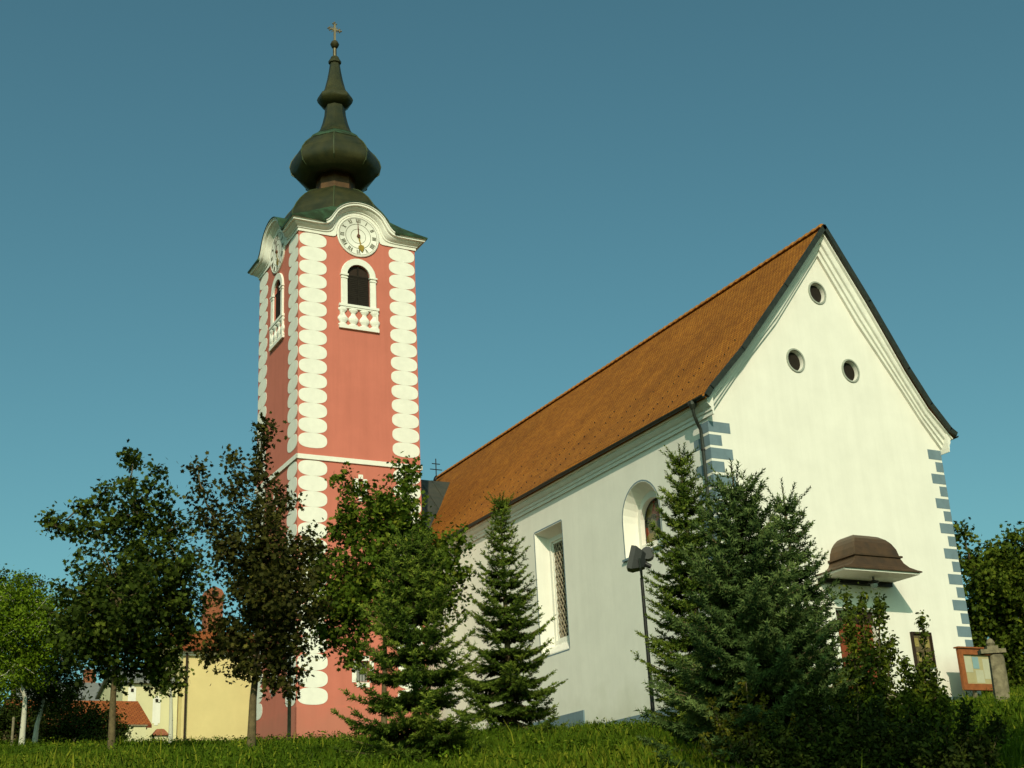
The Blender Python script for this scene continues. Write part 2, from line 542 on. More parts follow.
for cx, cz in oculi:
    cuts.append(cutter([circ(cx, cz, 0.345, -0.1), circ(cx, cz, 0.30, 0.25)]))
DX0, DX1, DZ1 = 4.2, 5.85, 5.32
cuts.append(cutter([ony(rect(DX0, DX1, 2.0, DZ1), -0.1), ony(rect(DX0, DX1, 2.0, DZ1), 0.3)]))
boolean(wallo, cuts)

# windows
wn = MB()
wn.prism(w1g, lambda a, z: (0.78, a, z), lambda a, z: (0.82, a, z))
win = wn.build('window', M['dark'], nave)
tag(win, 'tall narrow rectangular window with diamond grating')
g = MB()
y0, y1, z0, z1 = 9.9, 11.38, 6.15, 9.95
k = -12
while k < 24:
    for sgn in (1, -1):
        # diamond lattice bars clipped to the opening
        pts = []
        for q in range(0, 61):
            yy = y0 + (y1 - y0) * q / 60
            zz = z0 + k * 0.30 + sgn * 1.5 * (yy - y0)
            if z0 <= zz <= z1: pts.append((0.60, yy, zz))
        if len(pts) > 2:
            g.tube([pts[0], pts[-1]], 0.022, 5)
    k += 1
g.build('grating', mat('pale_grating', (0.33, 0.27, 0.18), 0.6, 0.1, 10), win)
f = MB()
for yy in (9.9, 11.30): f.box(0.56, 0.66, yy, yy + 0.08, 6.15, 9.95)
f.box(0.56, 0.66, 9.98, 11.30, 9.87, 9.95); f.box(0.56, 0.66, 9.98, 11.30, 6.15, 6.23)
f.build('frame', M['trim'], win)


def outline(mb, P, wd, fn):
    """painted band round a polygon outline (closed)"""
    n = len(P)
    c = (sum(p[0] for p in P) / n, sum(p[1] for p in P) / n)
    for i in range(n):
        a, b2 = P[i], P[(i + 1) % n]
        L = math.hypot(b2[0] - a[0], b2[1] - a[1])
        if L < 1e-6: continue
        nx, nz = (b2[1] - a[1]) / L * wd, -(b2[0] - a[0]) / L * wd
        if nx * ((a[0] + b2[0]) / 2 - c[0]) + nz * ((a[1] + b2[1]) / 2 - c[1]) < 0: nx, nz = -nx, -nz
        mb.add([fn(*a), fn(*b2), fn(b2[0] + nx, b2[1] + nz), fn(a[0] + nx, a[1] + nz)], [(0, 1, 2, 3)])


o1 = MB(); outline(o1, rect(9.6, 11.73, 5.56, 10.35), 0.05, lambda a, z: (-0.004, a, z)); o1.build('painted_border', M['blue'], win)
aw = MB()
aw.prism(a1g, lambda a, z: (0.72, a, z), lambda a, z: (0.76, a, z))
awin = aw.build('window', M['stained'], nave)
tag(awin, 'round arched window with coloured glass')
f = MB(); outline(f, arch_poly(4.32, 0.70, 8.41, 9.1), 0.07, lambda a, z: (0.68, a, z)); f.build('frame', M['iron'], awin)
o2 = MB(); outline(o2, arch_poly(4.25, 1.15, 7.92, 9.2), 0.05, lambda a, z: (-0.004, a, z)); o2.build('painted_border', M['blue'], awin)
sb = MB().box(-0.09, 0.2, 3.0, 5.5, 7.83, 7.90); sb.build('sill', M['blue'], awin)
# round attic openings
for cx, cz in oculi:
    rg = MB()
    ins = lambda r, y: circ(cx, cz, r, y)
    rg.loft([ins(0.33, -0.003), ins(0.34, -0.04), ins(0.385, -0.04), ins(0.40, -0.003)], False, False)
    oc = rg.build('round_window', M['ringgrey'], nave, True)
    MB().loft([ins(0.30, 0.13), ins(0.30, 0.16)]).build('pane', M['dark'], oc)

# gable cornice: layers between wall line and roof edge, standing out towards the street
op = [(-0.30, 11.78), (1.30, 13.58), (3.46, 16.18), (5.57, 18.80), (7.16, 16.18), (8.48, 13.78), (9.28, 12.55), (10.24, 11.55)]
layers = [(0.0, 0.0), (0.0, 0.10), (0.22, 0.12), (0.24, 0.20), (0.50, 0.22), (0.53, 0.30), (0.58, 0.32), (0.84, 0.36), (0.88, 0.45), (1.0, 0.45), (1.0, 0.0)]
gc = MB()
rings = []
for i in range(8):
    rings.append([(inner[i][0] * (1 - t_) + op[i][0] * t_, -0.004 - o_, inner[i][1] * (1 - t_) + op[i][1] * t_) for t_, o_ in layers])
gc.loft(rings)
gc.build('gable_cornice', M['trim'], nave)
# eaves cornices
ev = [(0.0, 11.30), (0.06, 11.30), (0.06, 11.41), (0.10, 11.44), (0.10, 11.53), (0.16, 11.57), (0.23, 11.66), (0.23, 11.73), (0.30, 11.76), (0.30, 11.85), (0.0, 12.0)]
MB().loft([[(-a - 0.003, -0.40, z) for a, z in ev], [(-a - 0.003, 31.2, z) for a, z in ev]]).build('eaves_cornice', M['trim'], nave)
MB().loft([[(10.003 + a * 0.6, -0.40, z - 0.25) for a, z in ev], [(10.003 + a * 0.6, 31.2, z - 0.25) for a, z in ev]]).build('eaves_cornice', M['trim'], nave)


def roof_obj(name, lines, y0, y1, mt, parent, thick=0.10, ny=60, wob=0.025):
    """tiled roof: polylines in (x, z), run along y; gets UVs in metres"""
    o = None
    mb = MB()
    uvs = []
    for L in lines:
        L2 = []
        for i in range(len(L) - 1):
            for q in range(4):
                tt = q / 4
                L2.append((L[i][0] * (1 - tt) + L[i + 1][0] * tt, L[i][1] * (1 - tt) + L[i + 1][1] * tt))
        L2.append(L[-1])
        s = [0]
        for i in range(1, len(L2)): s.append(s[-1] + math.hypot(L2[i][0] - L2[i - 1][0], L2[i][1] - L2[i - 1][1]))
        n = len(L2)
        base = len(mb.v)
        for j in range(ny + 1):
            yy = y0 + (y1 - y0) * j / ny
            for i in range(n):
                dz = wob * (math.sin(yy * 0.7 + i * 0.5) + 0.6 * math.sin(yy * 1.9 + i * 1.1)) if 0 < i < n - 1 and 0 < j < ny else 0
                mb.v.append((L2[i][0], yy, L2[i][1] + dz))
                uvs.append((yy, s[i]))
        for j in range(ny):
            for i in range(n - 1):
                mb.f.append((base + j * n + i, base + (j + 1) * n + i, base + (j + 1) * n + i + 1, base + j * n + i + 1))
        # edge of the tile layer at the two ends and the eave
        for yy in (y0, y1):
            P = L + [(p[0], p[1] - thick) for p in L[::-1]]
            b2 = len(mb.v)
            mb.v += [(p[0], yy, p[1]) for p in P]
            uvs += [(yy, 0.05)] * len(P)
            mb.f.append(tuple(range(b2, b2 + len(P))))
        for e in (L[0], L[-1]):
            b2 = len(mb.v)
            mb.v += [(e[0], y0, e[1]), (e[0], y1, e[1]), (e[0], y1, e[1] - thick), (e[0], y0, e[1] - thick)]
            uvs += [(0, 0.05)] * 4
            mb.f.append((b2, b2 + 1, b2 + 2, b2 + 3))
        b2 = len(mb.v)
        n0 = len(L)
        mb.v += [(p[0], y0, p[1] - thick) for p in L] + [(p[0], y1, p[1] - thick) for p in L]
        uvs += [(0, 0.05)] * (2 * n0)
        for i in range(n0 - 1): mb.f.append((b2 + i, b2 + i + 1, b2 + n0 + i + 1, b2 + n0 + i))
    o = mb.build(name, mt, parent, fix=False)
    ul = o.data.uv_layers.new(name='UVMap')
    for lp in o.data.loops: ul.data[lp.index].uv = uvs[lp.vertex_index]
    return o


roof = roof_obj('roof', [outerL, outerR], -0.50, 32.4, M['tile'], nave)
# ridge of overlapping half-round tiles
rt = MB()
yy = -0.5
while yy < 32.1:
    n = 8
    ring = lambda y, r, dz: [(5.58 + r * math.cos(math.pi * q / n) * 1.05, y, 18.88 + dz + r * math.sin(math.pi * q / n)) for q in range(n + 1)]
    rt.loft([ring(yy, 0.16, 0.015), ring(yy + 0.05, 0.165, 0.02), ring(yy + 0.40, 0.145, 0.0)], True, True)
    yy += 0.38
rt.build('ridge_tile', M['ridge'], roof, True)
# snow hooks in staggered rows
sh = MB()
yv = 0.6
while yv < 30.5:
    for k in range(9):
        xa = 0.05 + 0.24 * k + 0.04 * math.sin(7 * yv + k)
        za = float(np.interp(xa, [p[0] for p in outerL], [p[1] for p in outerL]))
        sh.box(xa - 0.02, xa + 0.015, yv + 0.03 * (k % 2), yv + 0.03 * (k % 2) + 0.02, za, za + 0.045)
    yv += 1.55
tag(sh.build('snow_hook', M['iron'], roof), kind='stuff')
# verge flashing along both gable edges
vf = MB()
VP = outerL + outerR[1:]
for i in range(len(VP) - 1):
    a, b2 = Vector((VP[i][0], 0, VP[i][1])), Vector((VP[i + 1][0], 0, VP[i + 1][1]))
    d = (b2 - a).normalized()
    nrm = Vector((-d.z, 0, d.x))
    if nrm.z < 0: nrm = -nrm
    c = (a + b2) / 2 + nrm * (-0.03)
    vf.obox((c.x, -0.555, c.z), d * ((b2 - a).length / 2 + 0.02), (0, 0.048, 0), nrm * 0.085)
vf.build('verge_flashing', M['verge'], roof)
# gutters, hopper and downpipe
gu = MB()
n = 8
for xg, zg, sgn in ((-0.43, 11.86, 1), (10.40, 11.66, 1)):
    hr = lambda y, r: [(xg + r * math.cos(math.pi + math.pi * q / n), y, zg + r * math.sin(math.pi + math.pi * q / n)) for q in range(n + 1)]
    gu.loft([[*hr(-0.5, 0.085), *hr(-0.5, 0.07)[::-1]], [*hr(31.2, 0.085), *hr(31.2, 0.07)[::-1]]])
gut = gu.build('gutter', M['verge'], nave)
dp = MB()
dp.tube([(-0.43, 0.14, 11.80), (-0.43, 0.14, 11.58), (-0.40, 0.15, 11.40), (-0.22, 0.24, 11.14), (-0.11, 0.27, 10.98), (-0.10, 0.27, 10.6), (-0.10, 0.27, 2.3)], 0.055, 8)
dpo = dp.build('downpipe', M['verge'], nave, True)
MB().lathe([(0.06, -0.16), (0.14, 0.0), (0.15, 0.12)], (-0.43, 0.14, 11.72), 10).build('hopper', M['verge'], dpo)
for zz in (10.3, 8.3, 6.3, 4.3): MB().lathe([(0.07, -0.03), (0.075, 0), (0.07, 0.03)], (-0.10, 0.27, zz), 8).build('clamp', M['iron'], dpo)

# painted corner stones, each course on both walls
for cx, side, longs, shorts in ((0.0, 1, 0.85, 0.47), (10.0, -1, 0.62, 0.34)):
    qs = MB()
    z = 11.20
    i = 0
    while z > 2.9:
        L = longs if i % 2 == 0 else shorts
        xa, xb = sorted((cx, cx + side * L))
        qs.box(xa, xb, -0.006, -0.0005, z - 0.355, z)
        L2 = shorts if i % 2 == 0 else longs
        if side == 1: qs.box(-0.006, -0.0005, -0.006, L2, z - 0.355, z)
        else: qs.box(10.0005, 10.006, -0.006, L2, z - 0.355, z)
        z -= 0.443
        i += 1
    qs.build('painted_quoins', M['blue'], nave)
# plinth
pl = MB()
pl.box(-0.04, -0.001, -0.04, 8.82, 1.6, 2.68)
pl.box(-0.06, -0.001, 8.84, 30.9, 1.6, 3.28)
pl.box(0.0, DX0 - 0.22, -0.04, -0.001, 1.4, 2.66)
pl.box(DX1 + 0.22, 10.04, -0.04, -0.001, 1.4, 2.66)
pl.build('plinth', M['blue'], nave)
# door with stone surround
dr = MB()
dr.box(DX0 + 0.06, 5.02, 0.16, 0.22, 2.3, 4.95); dr.box(5.04, DX1 - 0.06, 0.16, 0.22, 2.3, 4.95)
for xa in (4.36, 5.16):
    for za, zb in ((2.6, 3.5), (3.65, 4.75)): dr.box(xa, xa + 0.52, 0.125, 0.16, za, zb)
door = dr.build('door', M['door'], nave)
MB().box(4.94, 4.98, 0.07, 0.16, 3.5, 3.75).build('handle', M['iron'], door)
MB().box(DX0, DX1, 0.10, 0.24, 4.96, DZ1 - 0.001).build('lintel', M['louvre'], door)
ds = MB()
for xa in (DX0 - 0.20, DX1 + 0.02): ds.box(xa, xa + 0.18, -0.06, -0.001, 2.3, 5.36)
ds.box(DX0 - 0.24, DX1 + 0.24, -0.08, -0.001, 5.37, 5.58)
ds.build('surround', M['trim'], door)
MB().box(3.7, 6.4, -0.9, -0.05, 2.0, 2.62).build('doorstep', M['oldwood'], nave)
# bell-shaped copper canopy over the door
cn = MB()
CX0, CX1, CY = 3.56, 6.80, -1.42
sec = [(6.36, 0, 0), (6.40, 0, 0), (6.43, 0.16, 0.04), (6.52, 0.42, 0.10), (6.66, 0.60, 0.15), (6.82, 0.68, 0.19), (6.83, 0.61, 0.14), (6.89, 0.61, 0.14), (6.90, 0.70, 0.20),
       (7.12, 0.75, 0.24), (7.32, 0.85, 0.32), (7.46, 0.97, 0.42), (7.58, 1.12, 0.58), (7.66, 1.28, 0.80), (7.71, 1.44, 1.05), (7.72, 1.52, 1.30)]
rings = [[(CX0 + i_, CY + j_, z), (CX1 - i_, CY + j_, z), (CX1 - i_, -0.004, z), (CX0 + i_, -0.004, z)] for z, i_, j_ in sec]
cn.loft(rings)
can = cn.build('door_canopy', M['brown_copper'], nave)
tag(can, 'brown copper bell shaped canopy over the door')
MB().box(CX0 + 0.06, CX1 - 0.06, CY + 0.06, -0.004, 6.30, 6.356).build('soffit', M['trim'], can)
MB().box(CX0 + 0.12, CX1 - 0.12, -0.14, -0.004, 6.16, 6.298).build('bearer', M['iron'], can)
lm = MB()
lm.tube([(5.35, -0.70, 6.30), (5.35, -0.70, 6.18)], 0.03, 8)
lm.lathe([(0.05, 0.0), (0.16, -0.04), (0.17, -0.09), (0.12, -0.12)], (5.35, -0.70, 6.19), 12)
lam = lm.build('lamp', M['iron'], can, True)
MB().lathe([(0.11, 0.0), (0.12, -0.06), (0.07, -0.15), (0.02, -0.17)], (5.35, -0.70, 6.07), 12).build('lamp_glass', M['glass'], lam, True)
# ridge-end cross
cr_ = MB()
cr_.tube([(5.5, 32.3, 18.5), (5.5, 32.3, 20.05)], 0.03, 6)
cr_.lathe([(0.10, -0.2), (0.14, -0.05), (0.19, 0.05), (0.14, 0.2), (0.05, 0.32)], (5.5, 32.3, 18.75), 10)
for zz, hw in ((19.75, 0.24), (19.42, 0.36)): cr_.tube([(5.5 - hw, 32.3, zz), (5.5 + hw, 32.3, zz)], 0.026, 6)
cr_.build('double_cross', M['iron'], nave)
# copper roofed side chapel between nave and tower
lk = MB()
lk.box(-3.4, -0.07, 24.6, 31.8, 2.8, 13.62)
lko = lk.build('chapel_wall', M['plaster'], nave)
lr = MB()
lr.loft([[(x, 24.2, 13.55), (x, 28.15, 17.42), (x, 32.1, 13.55)] for x in (-3.6, 4.9)])
lr.build('chapel_roof', M['sheet'], lko)
for xx in (-0.2, 0.5, 1.2, 1.9, 2.6, 3.3): MB().tube([(xx, 24.2, 13.57), (xx, 28.15, 17.44)], 0.02, 4).build('standing_seam', M['sheet'], lko)

# notice case on the facade
nc = empty('notice_case', (7.67, 0, 3.6), 'dark framed notice case hung on white wall between shrub and corner', 'notice case')
f = MB()
for a in ((7.24, 7.30, 3.6, 4.72), (8.04, 8.10, 3.6, 4.72)): f.box(a[0], a[1], -0.10, -0.004, a[2], a[3])
f.box(7.30, 8.04, -0.10, -0.004, 4.65, 4.72); f.box(7.30, 8.04, -0.10, -0.004, 3.6, 3.67)
f.build('frame', M['louvre'], nc)
MB().box(7.30, 8.04, -0.03, -0.006, 3.67, 4.65).build('panel', M['bark'], nc)
yp = mat('yellowed_paper', (0.30, 0.23, 0.07), 0.8, 0.1)
for i, (xa, za) in enumerate(((7.36, 4.25), (7.62, 4.3), (7.82, 4.22), (7.38, 3.78), (7.66, 3.8))): MB().box(xa, xa + 0.18, -0.036, -0.031, za, za + 0.28).build('notice', yp, nc)
sh_ = empty('notice_sheet', (7.67, 0, 3.3), 'plain white sheet fixed on wall below the dark notice case', 'sheet')
MB().box(7.36, 7.98, -0.012, -0.004, 3.34, 3.57).build('sheet', M['paper'], sh_)
for xa in (7.40, 7.93): MB().lathe([(0.014, 0), (0.008, 0.004)], (xa, -0.016, 3.54), 6).build('pin', M['iron'], sh_)

# ------------------------------------------------------------------ the bell tower
TX, TY, A = -3.90, 22.885, 2.885
tower = empty('bell_tower', (TX, TY, 3.0), 'tall pink bell tower with white oval quoins, clocks and dark onion dome', 'bell tower')
L_ = lambda x, y, z: (TX + x, TY + y, z)          # local: front face at y = -A
tb = MB().box(TX - A, TX + A, TY - A, TY + A, 1.5, 26.2)
two = tb.build('wall', M['pink'], tower)


def face_xf(q):
    c, s_ = math.cos(q), math.sin(q)
    return lambda x, y, z: (TX + x * c - y * s_, TY + x * s_ + y * c, z)


QS = [0, -math.pi / 2, math.pi, math.pi / 2]
tc_ = []
for q in QS:
    X = face_xf(q)
    P = arch_poly(0, 0.56, 22.80, 24.30)
    c = MB().loft([[X(a, -A - 0.1, z) for a, z in P], [X(a, -A + 0.5, z) for a, z in P]]); tc_.append(c.build('cutter', M['pink'], tower))
    P = rect(-0.10, 0.10, 13.75, 14.55)
    c = MB().loft([[X(a, -A - 0.1, z) for a, z in P], [X(a, -A + 0.35, z) for a, z in P]]); tc_.append(c.build('cutter', M['pink'], tower))
    P = rect(-0.28, 0.28, 5.8, 6.65)
    c = MB().loft([[X(a, -A - 0.1, z) for a, z in P], [X(a, -A + 0.35, z) for a, z in P]]); tc_.append(c.build('cutter', M['pink'], tower))
boolean(two, tc_)


def oval(mb, cx, cz, hw, hh, y0, y1, n=40, ex=2.65):
    P = []
    for k in range(n):
        a = 2 * math.pi * k / n
        c, s_ = math.cos(a), math.sin(a)
        P.append((cx + hw * math.copysign(abs(c) ** (2 / ex), c), cz + hh * math.copysign(abs(s_) ** (2 / ex), s_)))
    mb.loft([[L_(x, y0, z) for x, z in P], [L_(x, y1, z) for x, z in P]])


front_parts = []
for sx in (-1, 1):
    ov = MB()
    for k in range(15): oval(ov, sx * 2.20, 25.76 - 0.69 * k, 0.655, 0.3445, -A - 0.014, -A - 0.001)
    for k in range(15): oval(ov, sx * 2.20, 14.85 - 0.69 * k, 0.655, 0.3445, -A - 0.014, -A - 0.001)
    front_parts.append(ov.build('oval_quoins', M['oval'], tower))
sc_ = MB()
sc_.box(TX - A - 0.07, TX + A + 0.07, TY - A - 0.07, TY - A - 0.001, 15.22, 15.43)
front_parts.append(sc_.build('string_course', M['oval'], tower))
pz = MB()
pz.box(TX - A - 0.05, TX + A + 0.05, TY - A - 0.05, TY - A - 0.001, 1.5, 4.76)
front_parts.append(pz.build('plinth', M['pink'], tower))
# belfry window: surround, sill, balustrade, shutters
bw = MB()
P = arch_poly(0, 0.56, 22.80, 24.30)
bw.loft([[L_(a, -A + 0.10, z) for a, z in P], [L_(a, -A + 0.16, z) for a, z in P]])
bwo = bw.build('belfry_window', M['louvre'], tower)
lv = MB()
for sx in (-1, 1):
    z = 22.88
    while z < 24.25:
        lv.box(TX + (0.03 if sx > 0 else -0.50), TX + (0.50 if sx > 0 else -0.03), TY - A + 0.05, TY - A + 0.10, z, z + 0.085)
        z += 0.095
lv.box(TX - 0.025, TX + 0.025, TY - A + 0.03, TY - A + 0.099, 22.82, 24.82)
lv.box(TX - 0.55, TX + 0.55, TY - A + 0.032, TY - A + 0.099, 24.27, 24.33)
lv.build('louvre', M['dark'], bwo)
sr = MB()
Pi, Po = arch_poly(0, 0.56, 22.80, 24.30)[1:], arch_poly(0, 0.86, 22.80, 24.30)[1:]
Pi, Po = Pi + [(-0.56, 22.80)], Po + [(-0.86, 22.80)]
rings = [[L_(pi[0], -A - 0.001, pi[1]), L_(pi[0], -A - 0.07, pi[1]), L_(po[0] * 0.96, -A - 0.09, po[1]), L_(po[0], -A - 0.06, po[1]), L_(po[0], -A - 0.001, po[1])] for pi, po in zip(Pi, Po)]
sr.loft(rings)
for sx in (-1, 1):
    sr.box(TX + sx * 0.71 - 0.19, TX + sx * 0.71 + 0.19, TY - A - 0.13, TY - A - 0.001, 24.22, 24.30)
    sr.box(TX + sx * 0.71 - 0.17, TX + sx * 0.71 + 0.17, TY - A - 0.11, TY - A - 0.001, 24.08, 24.13)
sr.build('surround', M['oval'], bwo)
bl = MB()
bl.box(TX - 0.97, TX + 0.97, TY - A - 0.13, TY - A - 0.001, 22.66, 22.78)
bl.box(TX - 0.93, TX + 0.93, TY - A - 0.10, TY - A - 0.001, 22.58, 22.655)
bl.box(TX - 0.97, TX + 0.97, TY - A - 0.11, TY - A - 0.001, 21.58, 21.74)
for x in (-0.78, -0.27, 0.27, 0.78):
    bl.lathe([(0.22, 21.74), (0.22, 21.80), (0.13, 21.84), (0.24, 22.0), (0.25, 22.1), (0.12, 22.28), (0.10, 22.36), (0.17, 22.44), (0.22, 22.50), (0.22, 22.58)], (TX + x, TY - A - 0.02, 0), 14, 1.0, 0.42)
for sx in (-1, 1): bl.box(TX + sx * 0.87 - 0.05, TX + sx * 0.87 + 0.05, TY - A - 0.10, TY - A - 0.001, 21.74, 22.58)
bl.build('balustrade', M['oval'], bwo)
front_parts.append(bwo)
sw = MB(); outline(sw, rect(-0.11, 0.11, 13.74, 14.56), 0.19, lambda a, z: L_(a, -A - 0.02, z))
sw.box(TX - 0.30, TX + 0.30, TY - A - 0.015, TY - A - 0.012, 13.55, 13.56)
swo = sw.build('slit_window', M['oval'], tower)
MB().box(TX - 0.1, TX + 0.1, TY - A + 0.25, TY - A + 0.28, 13.75, 14.55).build('pane', M['numeral'], swo)
gw = MB(); outline(gw, rect(-0.29, 0.29, 5.78, 6.67), 0.2, lambda a, z: L_(a, -A - 0.02, z))
gwo = gw.build('low_window', M['oval'], tower)
MB().box(TX - 0.28, TX + 0.28, TY - A + 0.25, TY - A + 0.28, 5.8, 6.65).build('pane', M['glass'], gwo)
gb = MB()
for x in (-0.13, 0, 0.13): gb.tube([L_(x, -A + 0.1, 5.8), L_(x, -A + 0.1, 6.65)], 0.012, 5)
gb.build('bar', M['iron'], gwo)
front_parts += [swo, gwo]
# cornice that lifts in an arch over the clock
ZB, ZC, RA = 26.12, 26.33, 1.07


def cornice_line(h, out):
    r = RA + h
    th = math.asin(max(-0.9, min(0.9, (ZB + h - ZC) / r)))
    xj = r * math.cos(th)
    xe = A + max(out, 0)
    pts = [(-xe + (xe - xj) * k / 12, ZB + h) for k in range(12)]
    pts += [(r * math.cos(math.pi - th - (math.pi - 2 * th) * k / 30), ZC + r * math.sin(math.pi - th - (math.pi - 2 * th) * k / 30)) for k in range(31)]
    pts += [(xj + (xe - xj) * (k + 1) / 12, ZB + h) for k in range(12)]
    P = np.array(pts)
    for _ in range(10 if h > 0.12 else 2):
        Q = P.copy()
        Q[1:-1] = 0.5 * P[1:-1] + 0.25 * (P[:-2] + P[2:])
        msk = np.zeros(len(P), bool); msk[6:18] = True; msk[-18:-6] = True
        P[msk] = Q[msk]
    return P


cl_ = [(0.004, 0.0), (0.05, 0.0), (0.05, 0.13), (0.10, 0.15), (0.10, 0.20), (0.17, 0.23), (0.27, 0.32), (0.27, 0.36), (0.39, 0.38), (0.39, 0.46), (0.44, 0.48), (0.44, 0.52), (-0.4, 0.52)]
lines = [cornice_line(h, o_) for o_, h in cl_]
co = MB()
rings = [[L_(lines[j][i][0], -A - cl_[j][0], lines[j][i][1]) for i in range(len(lines[0]))] for j in range(len(cl_))]
co.loft(rings, False, False, closed=False)
coo = co.build('cornice', M['oval'], tower, True)
front_parts.append(coo)
# white panel behind the clock
tp = MB()
AL = cornice_line(0.50, 0.0)
P = [tuple(p) for p in AL[::-1] if p[1] > 26.66]
P = [(P[0][0], 26.3)] + P + [(P[-1][0], 26.3)]
tp.loft([[L_(x, -A - 0.002, z) for x, z in P], [L_(x, -A + 1.5, z) for x, z in P]])
tp.build('clock_gable', M['oval'], coo)
# copper covering of the arch, running back into the roof
cb = MB()
up1, up2 = cornice_line(0.525, 0.48), cornice_line(0.565, 0.48)
sl_ = slice(11, -11)
rings = [[L_(x, -A - 0.47, z) for x, z in up1[sl_]], [L_(x, -A - 0.47, z) for x, z in up2[sl_]], [L_(x, -A + 1.6, z) for x, z in up2[sl_]], [L_(x, -A + 1.6, z) for x, z in up1[sl_]]]
cb.loft(rings, False, False, closed=False)
front_parts.append(cb.build('arch_flashing', M['patina'], tower, True))
# clock
CR = 1.04
disc = lambda r, y, n=48: [L_(r * math.cos(2 * math.pi * k / n), y, ZC + r * math.sin(2 * math.pi * k / n)) for k in range(n)]
ck = MB().loft([disc(CR, -A - 0.003), disc(CR, -A - 0.06), disc(CR - 0.05, -A - 0.08), disc(CR - 0.07, -A - 0.065)])
cko = ck.build('clock', M['oval'], tower, True)


def stroke(nm, ang, x0, r0, x1, r1, wd=0.021):
    """a numeral stroke in radial coordinates: x across, r outwards"""
    e_r = Vector((math.sin(ang), 0, math.cos(ang)))
    e_x = Vector((math.cos(ang), 0, -math.sin(ang)))
    p0, p1 = e_x * x0 + e_r * r0, e_x * x1 + e_r * r1
    c = (p0 + p1) / 2
    d = (p1 - p0)
    nrm = Vector((d.z, 0, -d.x)).normalized() * wd
    nm.obox((TX + c.x, TY - A - 0.072, ZC + c.z), d / 2, (0, 0.004, 0), nrm)


nm = MB()
NUM = ['XII', 'I', 'II', 'III', 'IIII', 'V', 'VI', 'VII', 'VIII', 'IX', 'X', 'XI']
WD = {'I': 0.065, 'V': 0.125, 'X': 0.125}
for k, s_ in enumerate(NUM):
    ang = 2 * math.pi * k / 12
    tot = sum(WD[c] for c in s_)
    x = -tot / 2
    r0, r1 = 0.70, 0.90
    for c in s_:
        wd = WD[c]; xc = x + wd / 2; h = wd * 0.33
        if c == 'I': stroke(nm, ang, xc, r0, xc, r1)
        if c == 'V':
            stroke(nm, ang, xc - h, r1, xc, r0); stroke(nm, ang, xc + h, r1, xc, r0, 0.010)
        if c == 'X':
            stroke(nm, ang, xc - h, r1, xc + h, r0); stroke(nm, ang, xc + h, r1, xc - h, r0, 0.010)
        x += wd
nm.build('dial_lettering', M['numeral'], cko)
rg = MB()
for r0, r1 in ((0.615, 0.635), (0.36, 0.375), (0.935, 0.95)):
    rg.loft([disc(r0, -A - 0.066), disc(r0, -A - 0.074), disc(r1, -A - 0.074), disc(r1, -A - 0.066)], False, False)
rg.build('dial_ring', M['numeral'], cko)


def hand(name, ang, ln, wd, mt, heart):
    mb = MB()
    e_r = Vector((math.sin(ang), 0, math.cos(ang))); e_x = Vector((math.cos(ang), 0, -math.sin(ang)))
    P = [(-wd, -0.1), (wd, -0.1), (wd * 0.7, ln * 0.55)]
    if heart: P += [(0.13, ln * 0.62), (0.15, ln * 0.74), (0.09, ln * 0.86)]
    P += [(0.0, ln)]
    if heart: P += [(-0.09, ln * 0.86), (-0.15, ln * 0.74), (-0.13, ln * 0.62)]
    P += [(-wd * 0.7, ln * 0.55)]
    c = Vector((TX, 0, ZC))
    f0 = lambda y: [tuple(c + e_x * a + e_r * r_ + Vector((0, TY - A + y, 0))) for a, r_ in P]
    y = -0.105 if heart else -0.125
    mb.loft([f0(y), f0(y - 0.012)])
    return mb.build(name, mt, cko)


hand('hour_hand', R(167), 0.82, 0.035, M['gold'], True)
hand('minute_hand', R(-3), 0.80, 0.03, M['ironbrown'], False)
MB().loft([disc(0.08, -A - 0.06, 16), disc(0.08, -A - 0.145, 16)]).build('hub', M['ironbrown'], cko)
dup(cko, tower, QS[1])
for o in list(front_parts):
    for q in QS[1:]:
        dup(o, tower, q)

# spire: square skirt, octagonal dome, neck, bulb, lantern stem
T8 = math.tan(math.pi / 8)


def ring8(z, a, d=None):
    """axis faces at distance a, diagonal faces at distance d"""
    if d is None: d = a
    e = max(0.02, min(d * math.sqrt(2) - a, a - 0.0001))
    return [(TX + x, TY + y, z) for x, y in ((a, -e), (a, e), (e, a), (-e, a), (-a, e), (-a, -e), (-e, -a), (e, -a))]


sk = MB()
rings = [ring8(26.60, 3.36, 4.75), ring8(26.68, 3.38, 4.78), ring8(26.93, 3.12, 4.25), ring8(27.2, 2.92, 3.65), ring8(27.5, 2.76, 3.1), ring8(27.75, 2.66, 2.78), ring8(27.85, 2.64, 2.68)]
sk.loft(rings)
skirt = sk.build('skirt_roof', M['patina'], tower)
AC = cornice_line(0.545, 0.0)
PC = [tuple(p) for p in AC[::-1] if p[1] > 26.70]
PC = [(PC[0][0], 26.0)] + PC + [(PC[-1][0], 26.0)]
ccs = []
for q in QS:
    X = face_xf(q)
    c = MB().loft([[X(a, -A - 1.2, z) for a, z in PC], [X(a, -A + 1.2, z) for a, z in PC]])
    ccs.append(c.build('cutter', M['patina'], tower))
boolean(skirt, ccs)
dm = MB()
dm.loft([ring8(z, a) for z, a in ((27.8, 2.62), (28.2, 2.52), (28.6, 2.34), (28.98, 2.10), (29.32, 1.82), (29.62, 1.50), (29.84, 1.15), (29.92, 0.95))])
dm.build('dome', M['copper'], tower, True)
se = MB()
